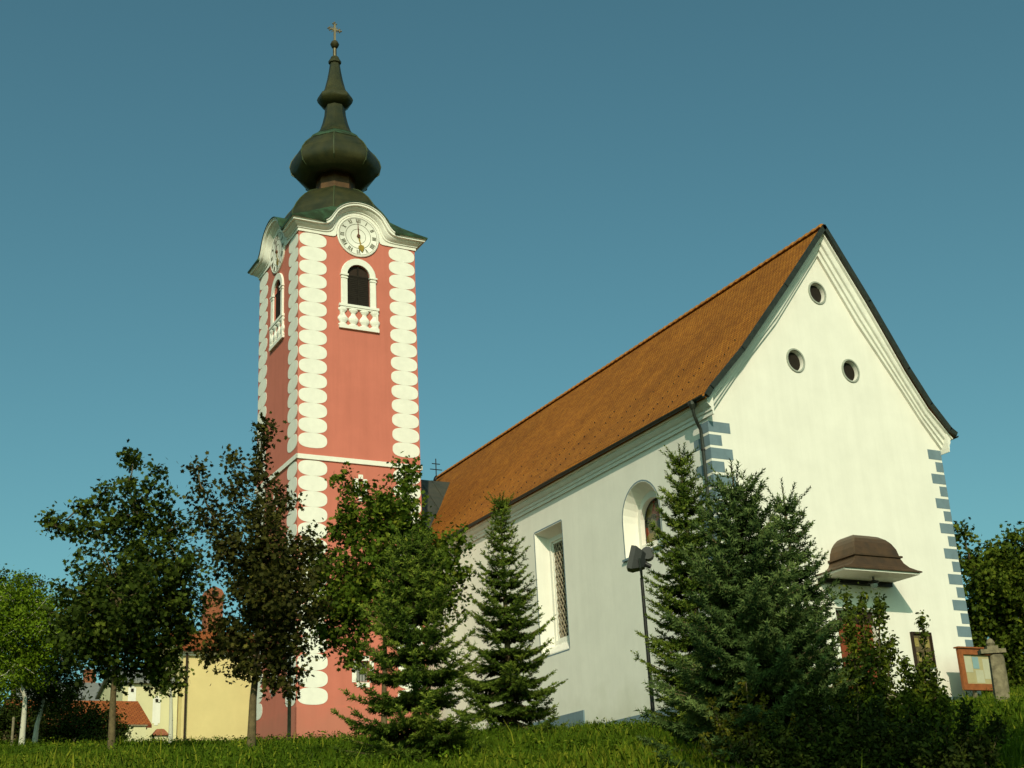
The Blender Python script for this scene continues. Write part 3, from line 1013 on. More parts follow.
for k in range(8):
    pts = [ring8(z, a * 1.004)[k] for z, a in ((27.8, 2.62), (28.2, 2.52), (28.6, 2.34), (28.98, 2.10), (29.32, 1.82), (29.62, 1.50), (29.84, 1.15))]
    se.tube(pts, 0.03, 5)
    pts = [ring8(z, a * 1.004)[k] for z, a in ((30.75, 1.55), (31.1, 1.98), (31.55, 2.07), (31.85, 2.0), (32.2, 1.80), (32.68, 1.39))]
    se.tube(pts, 0.03, 5)
se.build('seam_rib', M['ribcopper'], tower)
MB().loft([ring8(29.8, 0.90), ring8(31.2, 0.88)]).build('neck', M['neck'], tower)
ob = MB()
ob.loft([ring8(z, a) for z, a in ((30.80, 0.9), (30.64, 1.35), (30.66, 1.48), (30.85, 1.74), (31.05, 1.92), (31.25, 2.04), (31.45, 2.08), (31.65, 2.06), (31.85, 1.99), (32.03, 1.90), (32.2, 1.79), (32.38, 1.66), (32.54, 1.52), (32.68, 1.38))])
ob.build('onion_bulb', M['copper'], tower, True)
MB().loft([ring8(32.68, 1.41), ring8(32.76, 1.41), ring8(33.12, 1.02), ring8(33.18, 0.94)]).build('bulb_cap', M['patina'], tower)
MB().loft([ring8(z, a) for z, a in ((33.12, 1.04), (33.35, 0.86), (33.65, 0.71), (34.05, 0.59), (34.5, 0.50), (35.1, 0.46))]).build('stem', M['copper'], tower, True)
MB().loft([ring8(z, a) for z, a in ((34.98, 0.48), (35.06, 0.62), (35.25, 0.80), (35.42, 0.85), (35.56, 0.80), (35.6, 0.72))]).build('collar', M['copper'], tower, True)
MB().loft([ring8(z, a) for z, a in ((35.6, 0.72), (35.75, 0.60), (36.1, 0.48), (36.6, 0.37), (37.1, 0.29), (37.55, 0.235), (37.6, 0.30), (37.72, 0.31), (37.78, 0.24), (37.95, 0.20))]).build('spirelet', M['copper'], tower, True)
fi = MB()
fi.tube([(TX, TY, 37.9), (TX, TY, 38.5)], 0.10, 8)
fi.lathe([(0.04, -0.24), (0.16, -0.17), (0.23, 0.0), (0.16, 0.17), (0.04, 0.24)], (TX, TY, 38.75), 14)
fio = fi.build('finial', mat('tarnished_gilt', (0.09, 0.075, 0.03), 0.5, 0.25, 6, 0, 1, 0.5, 0.5), tower, True)
cs = MB()
cs.box(TX - 0.05, TX + 0.05, TY - 0.04, TY + 0.04, 38.9, 40.0)
cs.box(TX - 0.27, TX + 0.27, TY - 0.035, TY + 0.035, 39.62, 39.70)
for x, z in ((-0.27, 39.66), (0.27, 39.66), (0, 40.02)):
    for dx, dz in ((0, 0.08), (0.08, 0), (-0.08, 0), (0, -0.08)):
        cs.lathe([(0.02, -0.05), (0.055, 0), (0.02, 0.05)], (TX + x + dx, TY, z + dz), 8)
for sx in (-1, 1):
    for sz in (-1, 1): cs.tube([(TX, TY, 39.66), (TX + sx * 0.17, TY, 39.66 + sz * 0.17)], 0.02, 5)
cs.build('cross', mat('pale_gilt', (0.26, 0.20, 0.11), 0.5, 0.1, 6, 0, 1, 0.5, 0.4), fio)


# ------------------------------------------------------------------ houses behind
def gable_roof_x(name, x0, x1, y0, y1, ze, zr, mt, parent, ov=0.4):
    """ridge along x; slopes face -y and +y"""
    mb = MB()
    yc = (y0 + y1) / 2
    uv = []
    for ye, s_ in ((y0 - ov, 1), (y1 + ov, -1)):
        L = math.hypot(yc - ye, zr - ze)
        b2 = len(mb.v)
        th = 0.12
        mb.v += [(x0, ye, ze), (x1, ye, ze), (x1, yc, zr), (x0, yc, zr), (x0, ye, ze - th), (x1, ye, ze - th), (x1, yc, zr - th), (x0, yc, zr - th)]
        uv += [(x0, 0), (x1, 0), (x1, L), (x0, L)] * 2
        mb.f += [tuple(b2 + i for i in q) for q in ((0, 1, 2, 3), (7, 6, 5, 4), (0, 4, 5, 1), (0, 3, 7, 4), (1, 5, 6, 2))]
    o = mb.build(name, mt, parent, fix=False)
    ul = o.data.uv_layers.new(name='UVMap')
    for lp in o.data.loops: ul.data[lp.index].uv = uv[lp.vertex_index]
    return o


yh = empty('yellow_house', (-7, 30, 3.4), 'plain yellow walled house with red tiled roof left of the pink tower', 'house')
MB().prism([(30, 2.0), (36, 2.0), (36, 8.6), (33, 9.8), (30, 8.6)], lambda y, z: (-8.85, y, z), lambda y, z: (2.0, y, z)).build('wall', M['yellow'], yh)
ec = MB(); ec.box(-8.95, 2.0, 29.90, 29.997, 8.36, 8.46); ec.box(-9.0, 2.0, 29.78, 29.997, 8.463, 8.62); ec.build('cornice', M['trim'], yh)
yr = gable_roof_x('roof', -9.1, 2.1, 30, 36, 8.66, 10.1, M['redtile'], yh)
ch = MB(); ch.box(-6.98, -6.12, 33.2, 33.9, 9.2, 11.8)
ch.prism([(-7.03, 11.8), (-6.07, 11.8), (-6.07, 12.0), (-6.2, 12.25), (-6.55, 12.4), (-6.9, 12.25), (-7.03, 12.0)], lambda x, z: (x, 33.15, z), lambda x, z: (x, 33.95, z))
cho = ch.build('chimney', M['brick'], yr)
MB().box(-6.72, -6.38, 33.14, 33.149, 11.88, 12.16).build('vent', M['dark'], cho)
MB().tube([(-8.72, 29.85, 8.5), (-8.72, 29.85, 2.8)], 0.05, 8).build('downpipe', M['louvre'], yh)

ch_ = empty('cream_house', (-10.1, 30.6, 3.4), 'pale cream house wing with narrow white framed windows behind the slim birch', 'house')
MB().prism([(30.6, 2.0), (35.8, 2.0), (35.8, 7.2), (33.2, 8.0), (30.6, 7.2)], lambda y, z: (-11.42, y, z), lambda y, z: (-8.90, y, z)).build('wall', M['cream'], ch_)
for cx, z0, z1 in ((-11.0, 6.25, 6.95), (-9.86, 5.35, 6.5)):
    wf = MB(); outline(wf, rect(cx - 0.09, cx + 0.09, z0, z1), 0.09, lambda a, z: (a, 30.585, z))
    wo_ = wf.build('window', M['trim'], ch_)
    MB().box(cx - 0.09, cx + 0.09, 30.590, 30.594, z0, z1).build('pane', M['trim'], wo_)
    MB().box(cx - 0.06, cx + 0.06, 30.56, 30.578, z1 - 0.20, z1 - 0.05).build('vent', M['dark'], wo_)
gable_roof_x('roof', -11.6, -8.9, 30.6, 35.8, 7.25, 8.15, M['greyroof'], ch_, 0.2)

shd = empty('shed', (-14, 20, 2.9), 'low open shed under red tiled roof behind the dark hedge', 'shed')
sx0, sx1 = -17.6, -12.6
gable_roof_x('roof', sx0, sx1, 20.0, 24.4, 4.0, 5.2, M['redtile'], shd, 0.3)
MB().box(sx0 + 0.2, sx1 - 0.2, 23.4, 23.6, 2.0, 4.2).build('back_wall', M['bark'], shd)
for xx in (-17.3, -15.4, -13.95, -12.9):
    MB().box(xx, xx + 0.12, 20.0, 20.12, 2.2, 3.99).build('post', M['oldwood'], shd)
MB().box(sx0 + 0.1, sx1 - 0.1, 19.98, 20.14, 3.86, 3.985).build('beam', M['bark'], shd)
lw = empty('garden_wall', (-13.2, 19.2, 2.9), 'short cream wall panel standing in front of the open shed', 'wall')
MB().box(-13.60, -12.95, 19.1, 19.25, 2.0, 3.86).build('panel', M['cream'], lw)
MB().box(-13.66, -12.9, 19.05, 19.30, 3.863, 3.92).build('coping', M['oldwood'], lw)
rw = empty('gate_pier', (-12.0, 21, 2.9), 'small cream pier with red tile cap between shed and birch', 'pier')
MB().box(-12.22, -11.72, 20.8, 21.2, 2.0, 3.72).build('pier', M['cream'], rw)
MB().loft([[(-12.3, 20.72, 3.723), (-11.64, 20.72, 3.723), (-11.64, 21.28, 3.723), (-12.3, 21.28, 3.723)], [(-12.1, 20.9, 3.98), (-11.84, 20.9, 3.98), (-11.84, 21.1, 3.98), (-12.1, 21.1, 3.98)]]).build('cap', M['brick'], rw)

gh = empty('grey_house', (-10, 46, 3.6), 'distant house with plain grey roof and small brick chimney', 'house')
MB().box(-13.4, -6.6, 46.2, 52.4, 1.0, 7.6).build('wall', M['cream'], gh)
gr_ = gable_roof_x('roof', -13.6, -6.5, 46, 52.6, 7.7, 9.9, M['greyroof'], gh, 0.4)
cc = MB(); cc.box(-9.62, -9.0, 49.5, 50.1, 9.0, 10.6); cco = cc.build('chimney', M['brick'], gr_)
MB().box(-9.68, -8.94, 49.44, 50.16, 10.603, 10.7).build('cap', M['brick'], cco)


# ------------------------------------------------------------------ vegetation
def frames(Nrm, rng):
    Nrm = Nrm / np.linalg.norm(Nrm, axis=1, keepdims=True)
    a = rng.normal(size=Nrm.shape)
    a -= Nrm * np.sum(a * Nrm, 1, keepdims=True)
    a /= np.linalg.norm(a, axis=1, keepdims=True)
    return a, np.cross(Nrm, a), Nrm


MAPLE = np.array([(0, -0.5), (0.18, -0.28), (0.5, -0.12), (0.27, 0.05), (0.42, 0.36), (0.12, 0.26), (0, 0.55), (-0.12, 0.26), (-0.42, 0.36), (-0.27, 0.05), (-0.5, -0.12), (-0.18, -0.28)])
OVAL = np.array([(0, -0.5), (0.24, -0.2), (0.22, 0.15), (0, 0.5), (-0.22, 0.15), (-0.24, -0.2)])


def leaf_mesh(name, C, Nrm, size, shape, mt, parent, rng, tint):
    a, b2, n_ = frames(Nrm, rng)
    K = len(shape)
    sz = size[:, None, None]
    fold = np.abs(shape[:, 0])[None, :, None] * rng.uniform(-0.25, 0.5, len(C))[:, None, None]
    V = C[:, None, :] + sz * (shape[None, :, 0:1] * a[:, None, :] + shape[None, :, 1:2] * b2[:, None, :] + fold * n_[:, None, :])
    return np_mesh(name, V, K, mt, parent, tint)


def broadleaf(name, base, lobes, s, mt, label, group, trunk_r, leaf=0.12, shape=MAPLE, per_twig=20, dens=1.0, trunk_px=None, bark='bark', seed=0, cat='tree', twig_len=0.34,
              trunk_top=0.62, bright=0.06, extra_trunk=None):
    """lobes: (px, py, radius px, depth offset m) of the crown as seen s metres away"""
    rng = np.random.default_rng(seed)
    base = np.array(base, float)
    base[2] = float(ground_z(base[0], base[1])) - 0.05
    root = empty(name, base, label, cat, group)
    k = mpp(s)
    cen = [(np.array(q[:3]), q[3]) if len(q) == 5 else (at(q[0], q[1], s + q[3]), q[2] * k) for q in lobes]
    # trunk
    tops = np.array([c for c, r in cen])
    ctr = tops.mean(0)
    top = np.array([tops[:, 0].mean(), tops[:, 1].mean(), base[2] + (tops[:, 2].max() - base[2]) * trunk_top])
    if trunk_px is not None:
        mids = [at(px, py, s) for px, py in trunk_px]
    else:
        mids = [base * (1 - q) + top * q + rng.normal(size=3) * 0.05 for q in (0.25, 0.5, 0.75)]
    tp_ = [tuple(base - np.array([0, 0, 0.2]))] + [tuple(p) for p in mids] + [tuple(top)]
    nT = len(tp_)
    tm = MB()
    tm.tube(tp_, [trunk_r * (1.15 if i == 0 else 1.0 - 0.7 * i / (nT - 1)) for i in range(nT)], 10)
    # limbs to each lobe
    spine = [np.array(p) for p in tp_[1:]]
    starts = list(spine[1:] if len(spine) > 2 else spine)
    C, N, Z = [], [], []
    up = np.array([0, 0, 1.0])
    for c, r in cen:
        st_ = min(starts, key=lambda p: np.linalg.norm(p - c) + 0.4 * max(0, p[2] - c[2] + 0.2))
        starts.append(c)
        mid = (st_ + c) / 2 + np.array([0, 0, -0.08]) + rng.normal(size=3) * 0.06
        tm.tube([st_, mid, c], [max(0.018, trunk_r * 0.26), max(0.012, trunk_r * 0.17), 0.008], 6)
        nt_ = max(5, int(dens * 26 * (r / 0.6) ** 2))
        d = rng.normal(size=(nt_, 3))
        d /= np.linalg.norm(d, axis=1, keepdims=True)
        rad = r * (0.25 + 0.80 * rng.uniform(0, 1, nt_) ** 0.6)
        rad *= 1 + 0.18 * rng.normal(size=nt_)
        tip = c + d * rad[:, None] * np.array([1, 1, 0.95])
        for i in range(0, nt_, 5):
            tm.tube([c, (c + tip[i]) / 2 + rng.normal(size=3) * 0.05, tip[i]], [0.014, 0.010, 0.005], 4)
        dirs = d * 0.7 + up * 0.35 + rng.normal(size=(nt_, 3)) * 0.35
        dirs /= np.linalg.norm(dirs, axis=1, keepdims=True)
        q = rng.uniform(-0.6, 0.5, (nt_, per_twig))
        P = tip[:, None, :] + dirs[:, None, :] * (q * twig_len)[:, :, None] + rng.normal(size=(nt_, per_twig, 3)) * twig_len * 0.24
        C.append(P.reshape(-1, 3))
        nr = rng.normal(size=(nt_ * per_twig, 3)) * 0.75 + np.repeat(d * 0.45, per_twig, 0) + up * 0.55
        N.append(nr)
        Z.append(np.clip(np.repeat(rng.normal(0.45, 0.16, nt_), per_twig) + rng.normal(0, 0.12, nt_ * per_twig), 0, 0.75))
    C, N, Z = np.concatenate(C), np.concatenate(N), np.concatenate(Z)
    br = rng.uniform(size=len(Z)) < bright  # a few leaves coloured bright
    Z[br] = rng.uniform(0.7, 1.0, br.sum())
    size = leaf * rng.uniform(0.65, 1.25, len(C))
    tm.build('trunk', M[bark], root, True, fix=False)
    leaf_mesh('crown', C, N, size, shape, mt, root, rng, Z)
    return root


def needle_shoots(P, D, L, rng, per=10, nl=0.05, nw=0.013, spread=0.9):
    """bottle-brush shoots: flat slim triangles round each shoot axis"""
    n = len(P)
    D = D / np.linalg.norm(D, axis=1, keepdims=True)
    a = np.cross(D, np.array([0.31, 0.22, 0.92]))
    a /= np.linalg.norm(a, axis=1, keepdims=True) + 1e-9
    b2 = np.cross(D, a)
    q = (np.arange(per) + 0.5) / per
    ph = np.arange(per) * 2.4 + rng.uniform(0, 6.28, (n, 1))
    rad = np.cos(ph)[..., None] * a[:, None, :] + np.sin(ph)[..., None] * b2[:, None, :]
    tan = -np.sin(ph)[..., None] * a[:, None, :] + np.cos(ph)[..., None] * b2[:, None, :]
    root = P[:, None, :] + D[:, None, :] * (q[None, :, None] * L[:, None, None])
    ln = nl * rng.uniform(0.8, 1.2, (n, per, 1)) * (1.15 - 0.5 * q[None, :, None])
    tip = root + (rad * spread + D[:, None, :] * 0.75) * ln
    w_ = tan * nw
    return np.stack([root - w_, root + w_, tip], 2).reshape(-1, 3)


def spruce(name, base, H, Rm, mt, label, seed, group='spruces planted before the church', step=0.27, nb=8, lift=0.0, dens=1.0, lean=(0, 0), nl=0.055, bare_top=0.35, power=0.85):
    rng = np.random.default_rng(seed)
    base = np.array(base, float)
    base[2] = float(ground_z(base[0], base[1])) - 0.05
    root = empty(name, base, label, 'spruce', group)
    tm = MB()
    axis = lambda z: base + np.array([lean[0] * z / H, lean[1] * z / H, z])
    tm.tube([tuple(axis(z)) for z in np.linspace(-0.1, H, 8)], [0.02 * H * (1 - 0.985 * q) + 0.003 for q in np.linspace(0, 1, 8)], 8)
    P, D, L, Z = [], [], [], []
    z = 0.15
    while z < H - bare_top * 0.6:
        t_ = z / H
        R0 = Rm * (1 - t_) ** power
        n = nb if t_ < 0.85 else 6
        off = rng.uniform(0, 6.28)
        for i in range(n):
            az = off + 2 * math.pi * i / n + rng.normal(0, 0.16)
            bl_ = R0 * rng.uniform(0.72, 1.12) + 0.05
            el = -0.12 + 0.85 * t_ ** 1.6 + lift + rng.normal(0, 0.08)
            h_ = np.array([math.cos(az), math.sin(az), 0])
            o = axis(z + rng.uniform(-0.035, 0.035))
            # a limb that sags and turns up at its tip
            pos = lambda q: o + h_ * (bl_ * q) * math.cos(el) + np.array([0, 0, 1]) * (bl_ * (q * math.sin(el) - 0.16 * math.sin(math.pi * q * 0.9) + 0.10 * q * q))
            if bl_ > 0.25: tm.tube([tuple(pos(q)) for q in (0, 0.5, 0.95)], [0.008 + 0.012 * bl_, 0.008 + 0.005 * bl_, 0.004], 4)
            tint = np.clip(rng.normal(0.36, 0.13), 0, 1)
            m_ = max(2, int(bl_ / 0.095 * dens))
            side = np.array([-math.sin(az), math.cos(az), 0])
            for j in range(m_ + 1):
                q = min(0.9999, 0.10 + 0.9 * j / m_)
                p = pos(q)
                d0 = pos(min(q + 0.05, 1.05)) - pos(q - 0.05)
                d0 = d0 / np.linalg.norm(d0)
                P.append(p); D.append(d0 + rng.normal(size=3) * 0.1); L.append(0.15); Z.append(tint + 0.36 * q)  # tint climbs to the limb tip: highlights put into the needle colour
                sl2 = (0.42 * bl_ * max(0.0, 1 - q) ** 0.8 + 0.07) * rng.uniform(0.7, 1.15)
                for sg_ in (-1, 1):
                    bd = d0 * 0.65 + side * sg_ * 0.8 + np.array([0, 0, -0.16 + 0.08 * rng.normal()])
                    bd = bd / np.linalg.norm(bd)
                    ns = max(1, int(sl2 / 0.10))
                    for e in range(ns):
                        pp = p + bd * (sl2 * e / ns)
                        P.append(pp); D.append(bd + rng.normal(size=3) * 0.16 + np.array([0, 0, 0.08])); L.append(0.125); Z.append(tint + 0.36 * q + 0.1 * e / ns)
                        if e and e < ns:
                            for s2 in (-1, 1):
                                dd = bd * 0.7 + d0 * 0.35 * s2 + rng.normal(size=3) * 0.12
                                P.append(pp); D.append(dd); L.append(0.10); Z.append(tint + 0.36 * q)
        z += step * (0.72 + 0.5 * (1 - t_)) * rng.uniform(0.85, 1.15)
    # leader and its upright candles
    for q in np.arange(H - bare_top, H, 0.09):
        P.append(axis(q)); D.append(np.array([0, 0, 1.0])); L.append(0.12); Z.append(0.6)
    for i in range(6):
        az = i * 1.05 + rng.uniform(0, 0.4)
        dd = np.array([math.cos(az) * 0.75, math.sin(az) * 0.75, 0.75])
        for q in range(int(2 + 2.5 * bare_top / 0.35)):
            P.append(axis(H - bare_top) + dd * 0.11 * q); D.append(dd); L.append(0.13); Z.append(0.65)
    P, D, L, Z = np.array(P), np.array(D), np.array(L), np.array(Z)
    per = 11
    V = needle_shoots(P, D, L * rng.uniform(0.8, 1.25, len(L)), rng, per, nl)
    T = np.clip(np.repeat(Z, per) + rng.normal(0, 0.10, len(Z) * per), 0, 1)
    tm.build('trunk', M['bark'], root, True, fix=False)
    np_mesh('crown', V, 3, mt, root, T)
    return root


def plume_shrub(name, base, plumes, s, mt, label, seed, leaf=0.045, rad=0.09, group=None, dens=1.0, stems='bark', start=0.25, cat='shrub', shape=OVAL):
    """upright shoots clothed in small leaves; plumes: (px, py of the tip, radius px, depth offset)"""
    rng = np.random.default_rng(seed)
    base = np.array(base, float)
    base[2] = float(ground_z(base[0], base[1])) - 0.05
    root = empty(name, base, label, cat, group)
    tm = MB()
    C, N, Z = [], [], []
    for px, py, rp, dv in plumes:
        tip = at(px, py, s + dv)
        r = rp * mpp(s) * 1.1
        b0 = base + np.array([(tip[0] - base[0]) * 0.15, (tip[1] - base[1]) * 0.15, 0])
        mid = np.array([b0[0] * 0.35 + tip[0] * 0.65, b0[1] * 0.35 + tip[1] * 0.65, b0[2] * 0.55 + tip[2] * 0.45])
        qs = np.linspace(0, 1, 7)
        cur = [(1 - q) ** 2 * b0 + 2 * q * (1 - q) * mid + q * q * tip for q in qs]
        tm.tube([tuple(p) for p in cur], [0.022 * (1 - 0.85 * q) + 0.003 for q in qs], 5)
        ln = np.linalg.norm(tip - b0)
        n = int(dens * 700 * ln * (r / 0.12))
        nt_ = max(8, int(ln / 0.055 * max(1, r / 0.12)))
        tq = start + (1 - start) * rng.uniform(0, 1, nt_) ** 0.9
        taz = rng.uniform(0, 6.28, nt_)
        trr = r * np.clip((1.05 - tq) * 2.6, 0.05, 1.0) * rng.uniform(0.1, 1.15, nt_)
        ti = rng.integers(0, nt_, n)
        q = np.clip(tq[ti] + rng.normal(0, 0.035 / ln, n), 0, 1.02)
        p = ((1 - q) ** 2)[:, None] * b0 + (2 * q * (1 - q))[:, None] * mid + (q * q)[:, None] * tip
        rr = trr[ti]
        out = np.stack([np.cos(taz[ti]), np.sin(taz[ti]), np.zeros(n)], 1)
        jit = rng.normal(size=(n, 3)) * 0.035 * np.array([1, 1, 1.5])
        C.append(p + out * rr[:, None] + np.array([0, 0, 1]) * (rr * 0.8)[:, None] + jit)
        N.append(out * 0.6 + rng.normal(size=(n, 3)) * 0.7 + np.array([0, 0, 0.5]))
        Z.append(np.clip(0.22 + 0.3 * rr / r + 2.5 * jit[:, 2] + rng.normal(0, 0.13, n), 0, 1))  # sunlight painted in: outer and upper leaves get the brighter tint
    C, N, Z = np.concatenate(C), np.concatenate(N), np.concatenate(Z)
    tm.build('stem', M[stems], root, True, fix=False)
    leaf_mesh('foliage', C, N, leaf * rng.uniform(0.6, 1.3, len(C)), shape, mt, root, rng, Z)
    return root


GM = 'young maples on the grass bank'
broadleaf('maple_tree', at(112, 740, 28), [
    (128, 600, 58, 0), (100, 618, 40, -0.5), (160, 610, 46, 0.5), (130, 552, 36, 0.2), (135, 512, 24, 0), (129, 480, 11, 0), (133, 462, 7, 0), (128, 455, 5, 0), (104, 492, 8, 0.2), (95, 506, 8, 0.2), (153, 486, 11, -0.2), (160, 474, 6, -0.2), (165, 505, 10, 0.2), (82, 505, 6, 0.3), (48, 522, 6, 0.5), (70, 525, 9, 0.4),
    (88, 530, 15, 0.4), (58, 524, 8, 0.5), (112, 520, 22, -0.3), (175, 528, 22, 0.3), (180, 565, 30, -0.2), (182, 620, 26, 0.3), (75, 610, 22, 0.2), (84, 642, 26, -0.4),
    (125, 650, 36, 0), (165, 655, 32, 0.3), (168, 682, 15, 0), (100, 665, 18, 0.6), (140, 600, 45, 0.9), (120, 600, 45, -0.9)],
    28, M['maple'], 'dark young maple with bare straight trunk left of the yellow house wall', GM, 0.075, 0.105, dens=1.25, trunk_px=[(113, 700), (115, 660), (122, 610)], seed=3)
broadleaf('maple_tree', at(251, 738, 27), [
    (262, 600, 42, 0), (246, 560, 34, 0.2), (262, 540, 36, -0.2), (265, 505, 26, 0), (262, 470, 17, 0), (261, 440, 13, 0), (263, 425, 7, 0), (236, 492, 14, 0.2), (235, 458, 6, 0.2), (237, 473, 9, 0.2),
    (215, 520, 24, 0.4), (203, 490, 14, 0.4), (198, 466, 8, 0.4), (224, 550, 20, -0.3), (290, 560, 28, -0.3), (298, 590, 26, 0.3), (285, 620, 30, 0), (234, 636, 22, 0.3), (216, 640, 14, 0.2), (208, 652, 10, 0.4),
    (255, 645, 36, 0), (287, 655, 26, -0.2), (290, 685, 14, 0), (235, 660, 14, 0.3), (284, 500, 12, 0.3), (305, 545, 15, 0.2), (312, 610, 14, 0.2), (263, 590, 34, 0.9), (266, 590, 34, -0.9), (275, 672, 20, 0)],
    27, M['redmaple'], 'reddish dark maple in front of the tower left edge with thick bare trunk', GM, 0.085, 0.10, dens=1.4, trunk_px=[(253, 700), (257, 660), (259, 600)], seed=5)
broadleaf('maple_tree', at(384, 742, 29.5), [
    (385, 560, 44, 0), (430, 570, 34, 0.4), (400, 530, 30, 0.2), (445, 600, 24, 0.4), (370, 520, 30, 0.2), (352, 492, 13, 0), (340, 475, 9, 0), (345, 530, 20, 0.2), (346, 515, 12, 0), (400, 505, 24, -0.2), (405, 478, 14, 0), (408, 466, 7, 0), (383, 500, 12, 0),
    (425, 545, 26, 0.2), (450, 555, 18, 0), (462, 540, 10, 0), (463, 575, 9, 0), (345, 575, 28, 0), (325, 560, 17, 0.2), (325, 598, 20, 0), (352, 618, 30, 0.2), (332, 640, 17, 0), (350, 655, 15, 0),
    (395, 600, 40, -0.4), (428, 590, 26, 0), (318, 575, 10, 0), (316, 610, 12, 0), (322, 632, 10, 0.1), (360, 590, 24, 0.2), (340, 600, 20, -0.3)],
    29.5, M['greenmaple'], 'green maple with loose arms before the tower right side, spruce at its foot', GM, 0.07, 0.11, dens=1.5, trunk_px=[(384, 700), (385, 650), (384, 600)], seed=8, bright=0.10)
broadleaf('dense_tree', at(1016, 700, 62), [
    (985, 640, 32, 0), (1010, 600, 40, 0.5), (990, 585, 26, -1), (970, 560, 14, 0), (1005, 556, 20, 0), (1026, 545, 18, 0), (1040, 600, 50, 0), (1045, 655, 45, 1), (1000, 668, 34, 0), (975, 615, 20, 0.5),
    (978, 680, 22, 0), (1070, 620, 50, 0), (1030, 690, 30, 0), (963, 535, 9, 0), (1090, 580, 40, 0), (1060, 560, 30, 0)],
    62, M['righttree'], 'dense dark tree growing behind the church right corner', None, 0.22, 0.20, dens=0.7, seed=9, twig_len=0.6)
GB = 'white barked birches at the left edge'
broadleaf('birch_tree', at(22, 738, 42), [
    (20, 625, 34, 0), (0, 640, 34, 0.5), (50, 625, 24, -0.5), (15, 600, 24, 0), (38, 612, 20, 0.6), (10, 668, 26, 0), (-25, 640, 36, 0), (30, 660, 26, 0.7), (-10, 680, 22, -0.5)],
    42, M['birch'], 'bright green birch with curved white trunk at the left edge', GB, 0.085, 0.10, OVAL, 18, 2.8, [(24, 715), (25, 698), (20, 684), (6, 674)], 'birchbark', 12, bright=0.15)
broadleaf('birch_tree', at(34, 738, 45), [
    (58, 645, 26, 0), (66, 670, 20, 0.3), (48, 680, 24, -0.3), (72, 640, 14, 0.3), (75, 690, 12, 0), (40, 695, 18, 0.4), (62, 700, 14, 0)],
    45, M['hedge'], 'darker birch with straight leaning pale trunk beside the bright birch', GB, 0.09, 0.11, OVAL, 18, 2.0, [(37, 725), (42, 708), (46, 690)], 'birchbark', 13, bright=0.05)
broadleaf('slim_birch', at(171, 738, 44), [(166, 672, 15, 0), (160, 690, 9, 0), (172, 655, 13, 0.2), (155, 660, 12, 0)],
    44, M['greenmaple'], 'slim white birch stem before the cream house, left of yellow wall', None, 0.075, 0.10, OVAL, 14, 0.9, [(171, 720), (171, 700), (170, 680)], 'birchbark', 14, cat='tree')
broadleaf('feathery_tree', at(15, 738, 56), [(18, 590, 16, 0), (30, 582, 10, 0), (5, 600, 20, 0), (42, 586, 6, 0), (-10, 585, 20, 0), (28, 600, 14, 0)],
    56, M['hedge'], 'dark feathery tree top rising behind the bright birch', None, 0.14, 0.12, OVAL, 14, 1.3, None, 'bark', 15, cat='tree')
broadleaf('hedge_bush', at(95, 740, 48), [(75, 722, 18, 0), (95, 720, 16, 0.3), (112, 722, 14, 0), (60, 730, 16, 0), (88, 735, 18, -0.3), (118, 735, 10, 0), (45, 728, 14, 0), (30, 718, 18, 0.3), (12, 722, 17, 0.2), (-8, 722, 20, 0), (50, 708, 16, 0.5), (66, 704, 12, 0.4), (15, 706, 14, 0.6)],
    48, M['hedge'], 'dark green hedge bush in front of the red shed roof', None, 0.05, 0.11, OVAL, 18, 2.2, None, 'bark', 16, cat='bush')

def spruce_at(px, py, s_, *a, **k):
    tip = at(px, py, s_)
    H = tip[2] - float(ground_z(tip[0], tip[1]))
    return spruce(a[0], tip, H, *a[1:], **k)


spruce_at(412, 528, 19.5, 'spruce_tree', 1.10, M['spruce'], 'full green spruce standing under the green maple, left of the slimmer spruce', 21, power=0.60, nb=10)
spruce_at(500, 495, 29, 'spruce_tree', 1.42, M['spruce'], 'slim pointed spruce in front of the tall rectangular church window', 22, bare_top=0.3, power=0.92)
spruce_at(679, 445, 23, 'spruce_tree', 1.20, M['spruce'], 'tallest narrow spruce right of the floodlight pole, before the nave corner', 23, bare_top=0.35, power=0.78, nb=10)
spruce_at(731, 462, 17, 'blue_spruce', 1.52, M['bluespruce'], 'broad bluish spruce in the middle of the three spruces before the facade', 24, step=0.25, nb=11, bare_top=0.5, power=0.86, nl=0.066)
spruce_at(782, 484, 20, 'spruce_tree', 1.22, M['bluespruce'], 'rightmost spruce with thin open tip, left of the door canopy', 25, bare_top=0.45, power=1.02, nb=10)

# a tree just outside the frame on the right throws the shade over the low shrubs
broadleaf('shade_tree', (-17.6, -29.0, -3), [(-17.8, -29.3, 4.75, 1.2, 0), (-16.3, -30.2, 4.75, 1.1, 0), (-19.0, -28.4, 4.7, 1.0, 0), (-15.2, -30.9, 4.8, 1.0, 0), (-17.3, -29.6, 4.1, 1.1, 0), (-18.6, -28.8, 4.0, 0.9, 0), (-16.0, -30.4, 4.0, 1.0, 0), (-14.4, -31.6, 4.6, 0.9, 0)],
          20, M['maple'], 'unseen leafy tree right of the frame, shading the low dark yews', None, 0.10, 0.14, dens=1.2, seed=19)
plume_shrub('upright_shrub', at(866, 752, 17), [(846, 597, 6, 0), (861, 592, 6, 0.1), (879, 595, 6, 0), (891, 639, 6, 0.1), (870, 655, 7, -0.1), (852, 668, 7, 0.1), (862, 680, 10, 0.1), (882, 678, 9, -0.1), (845, 690, 11, 0.1), (838, 672, 7, 0.2), (878, 696, 11, 0.1)],
            17, M['yew'], 'tall shrub with several upright leafy shoots in front of red door', 31, 0.055, group='leafy shrubs in the foreground right')
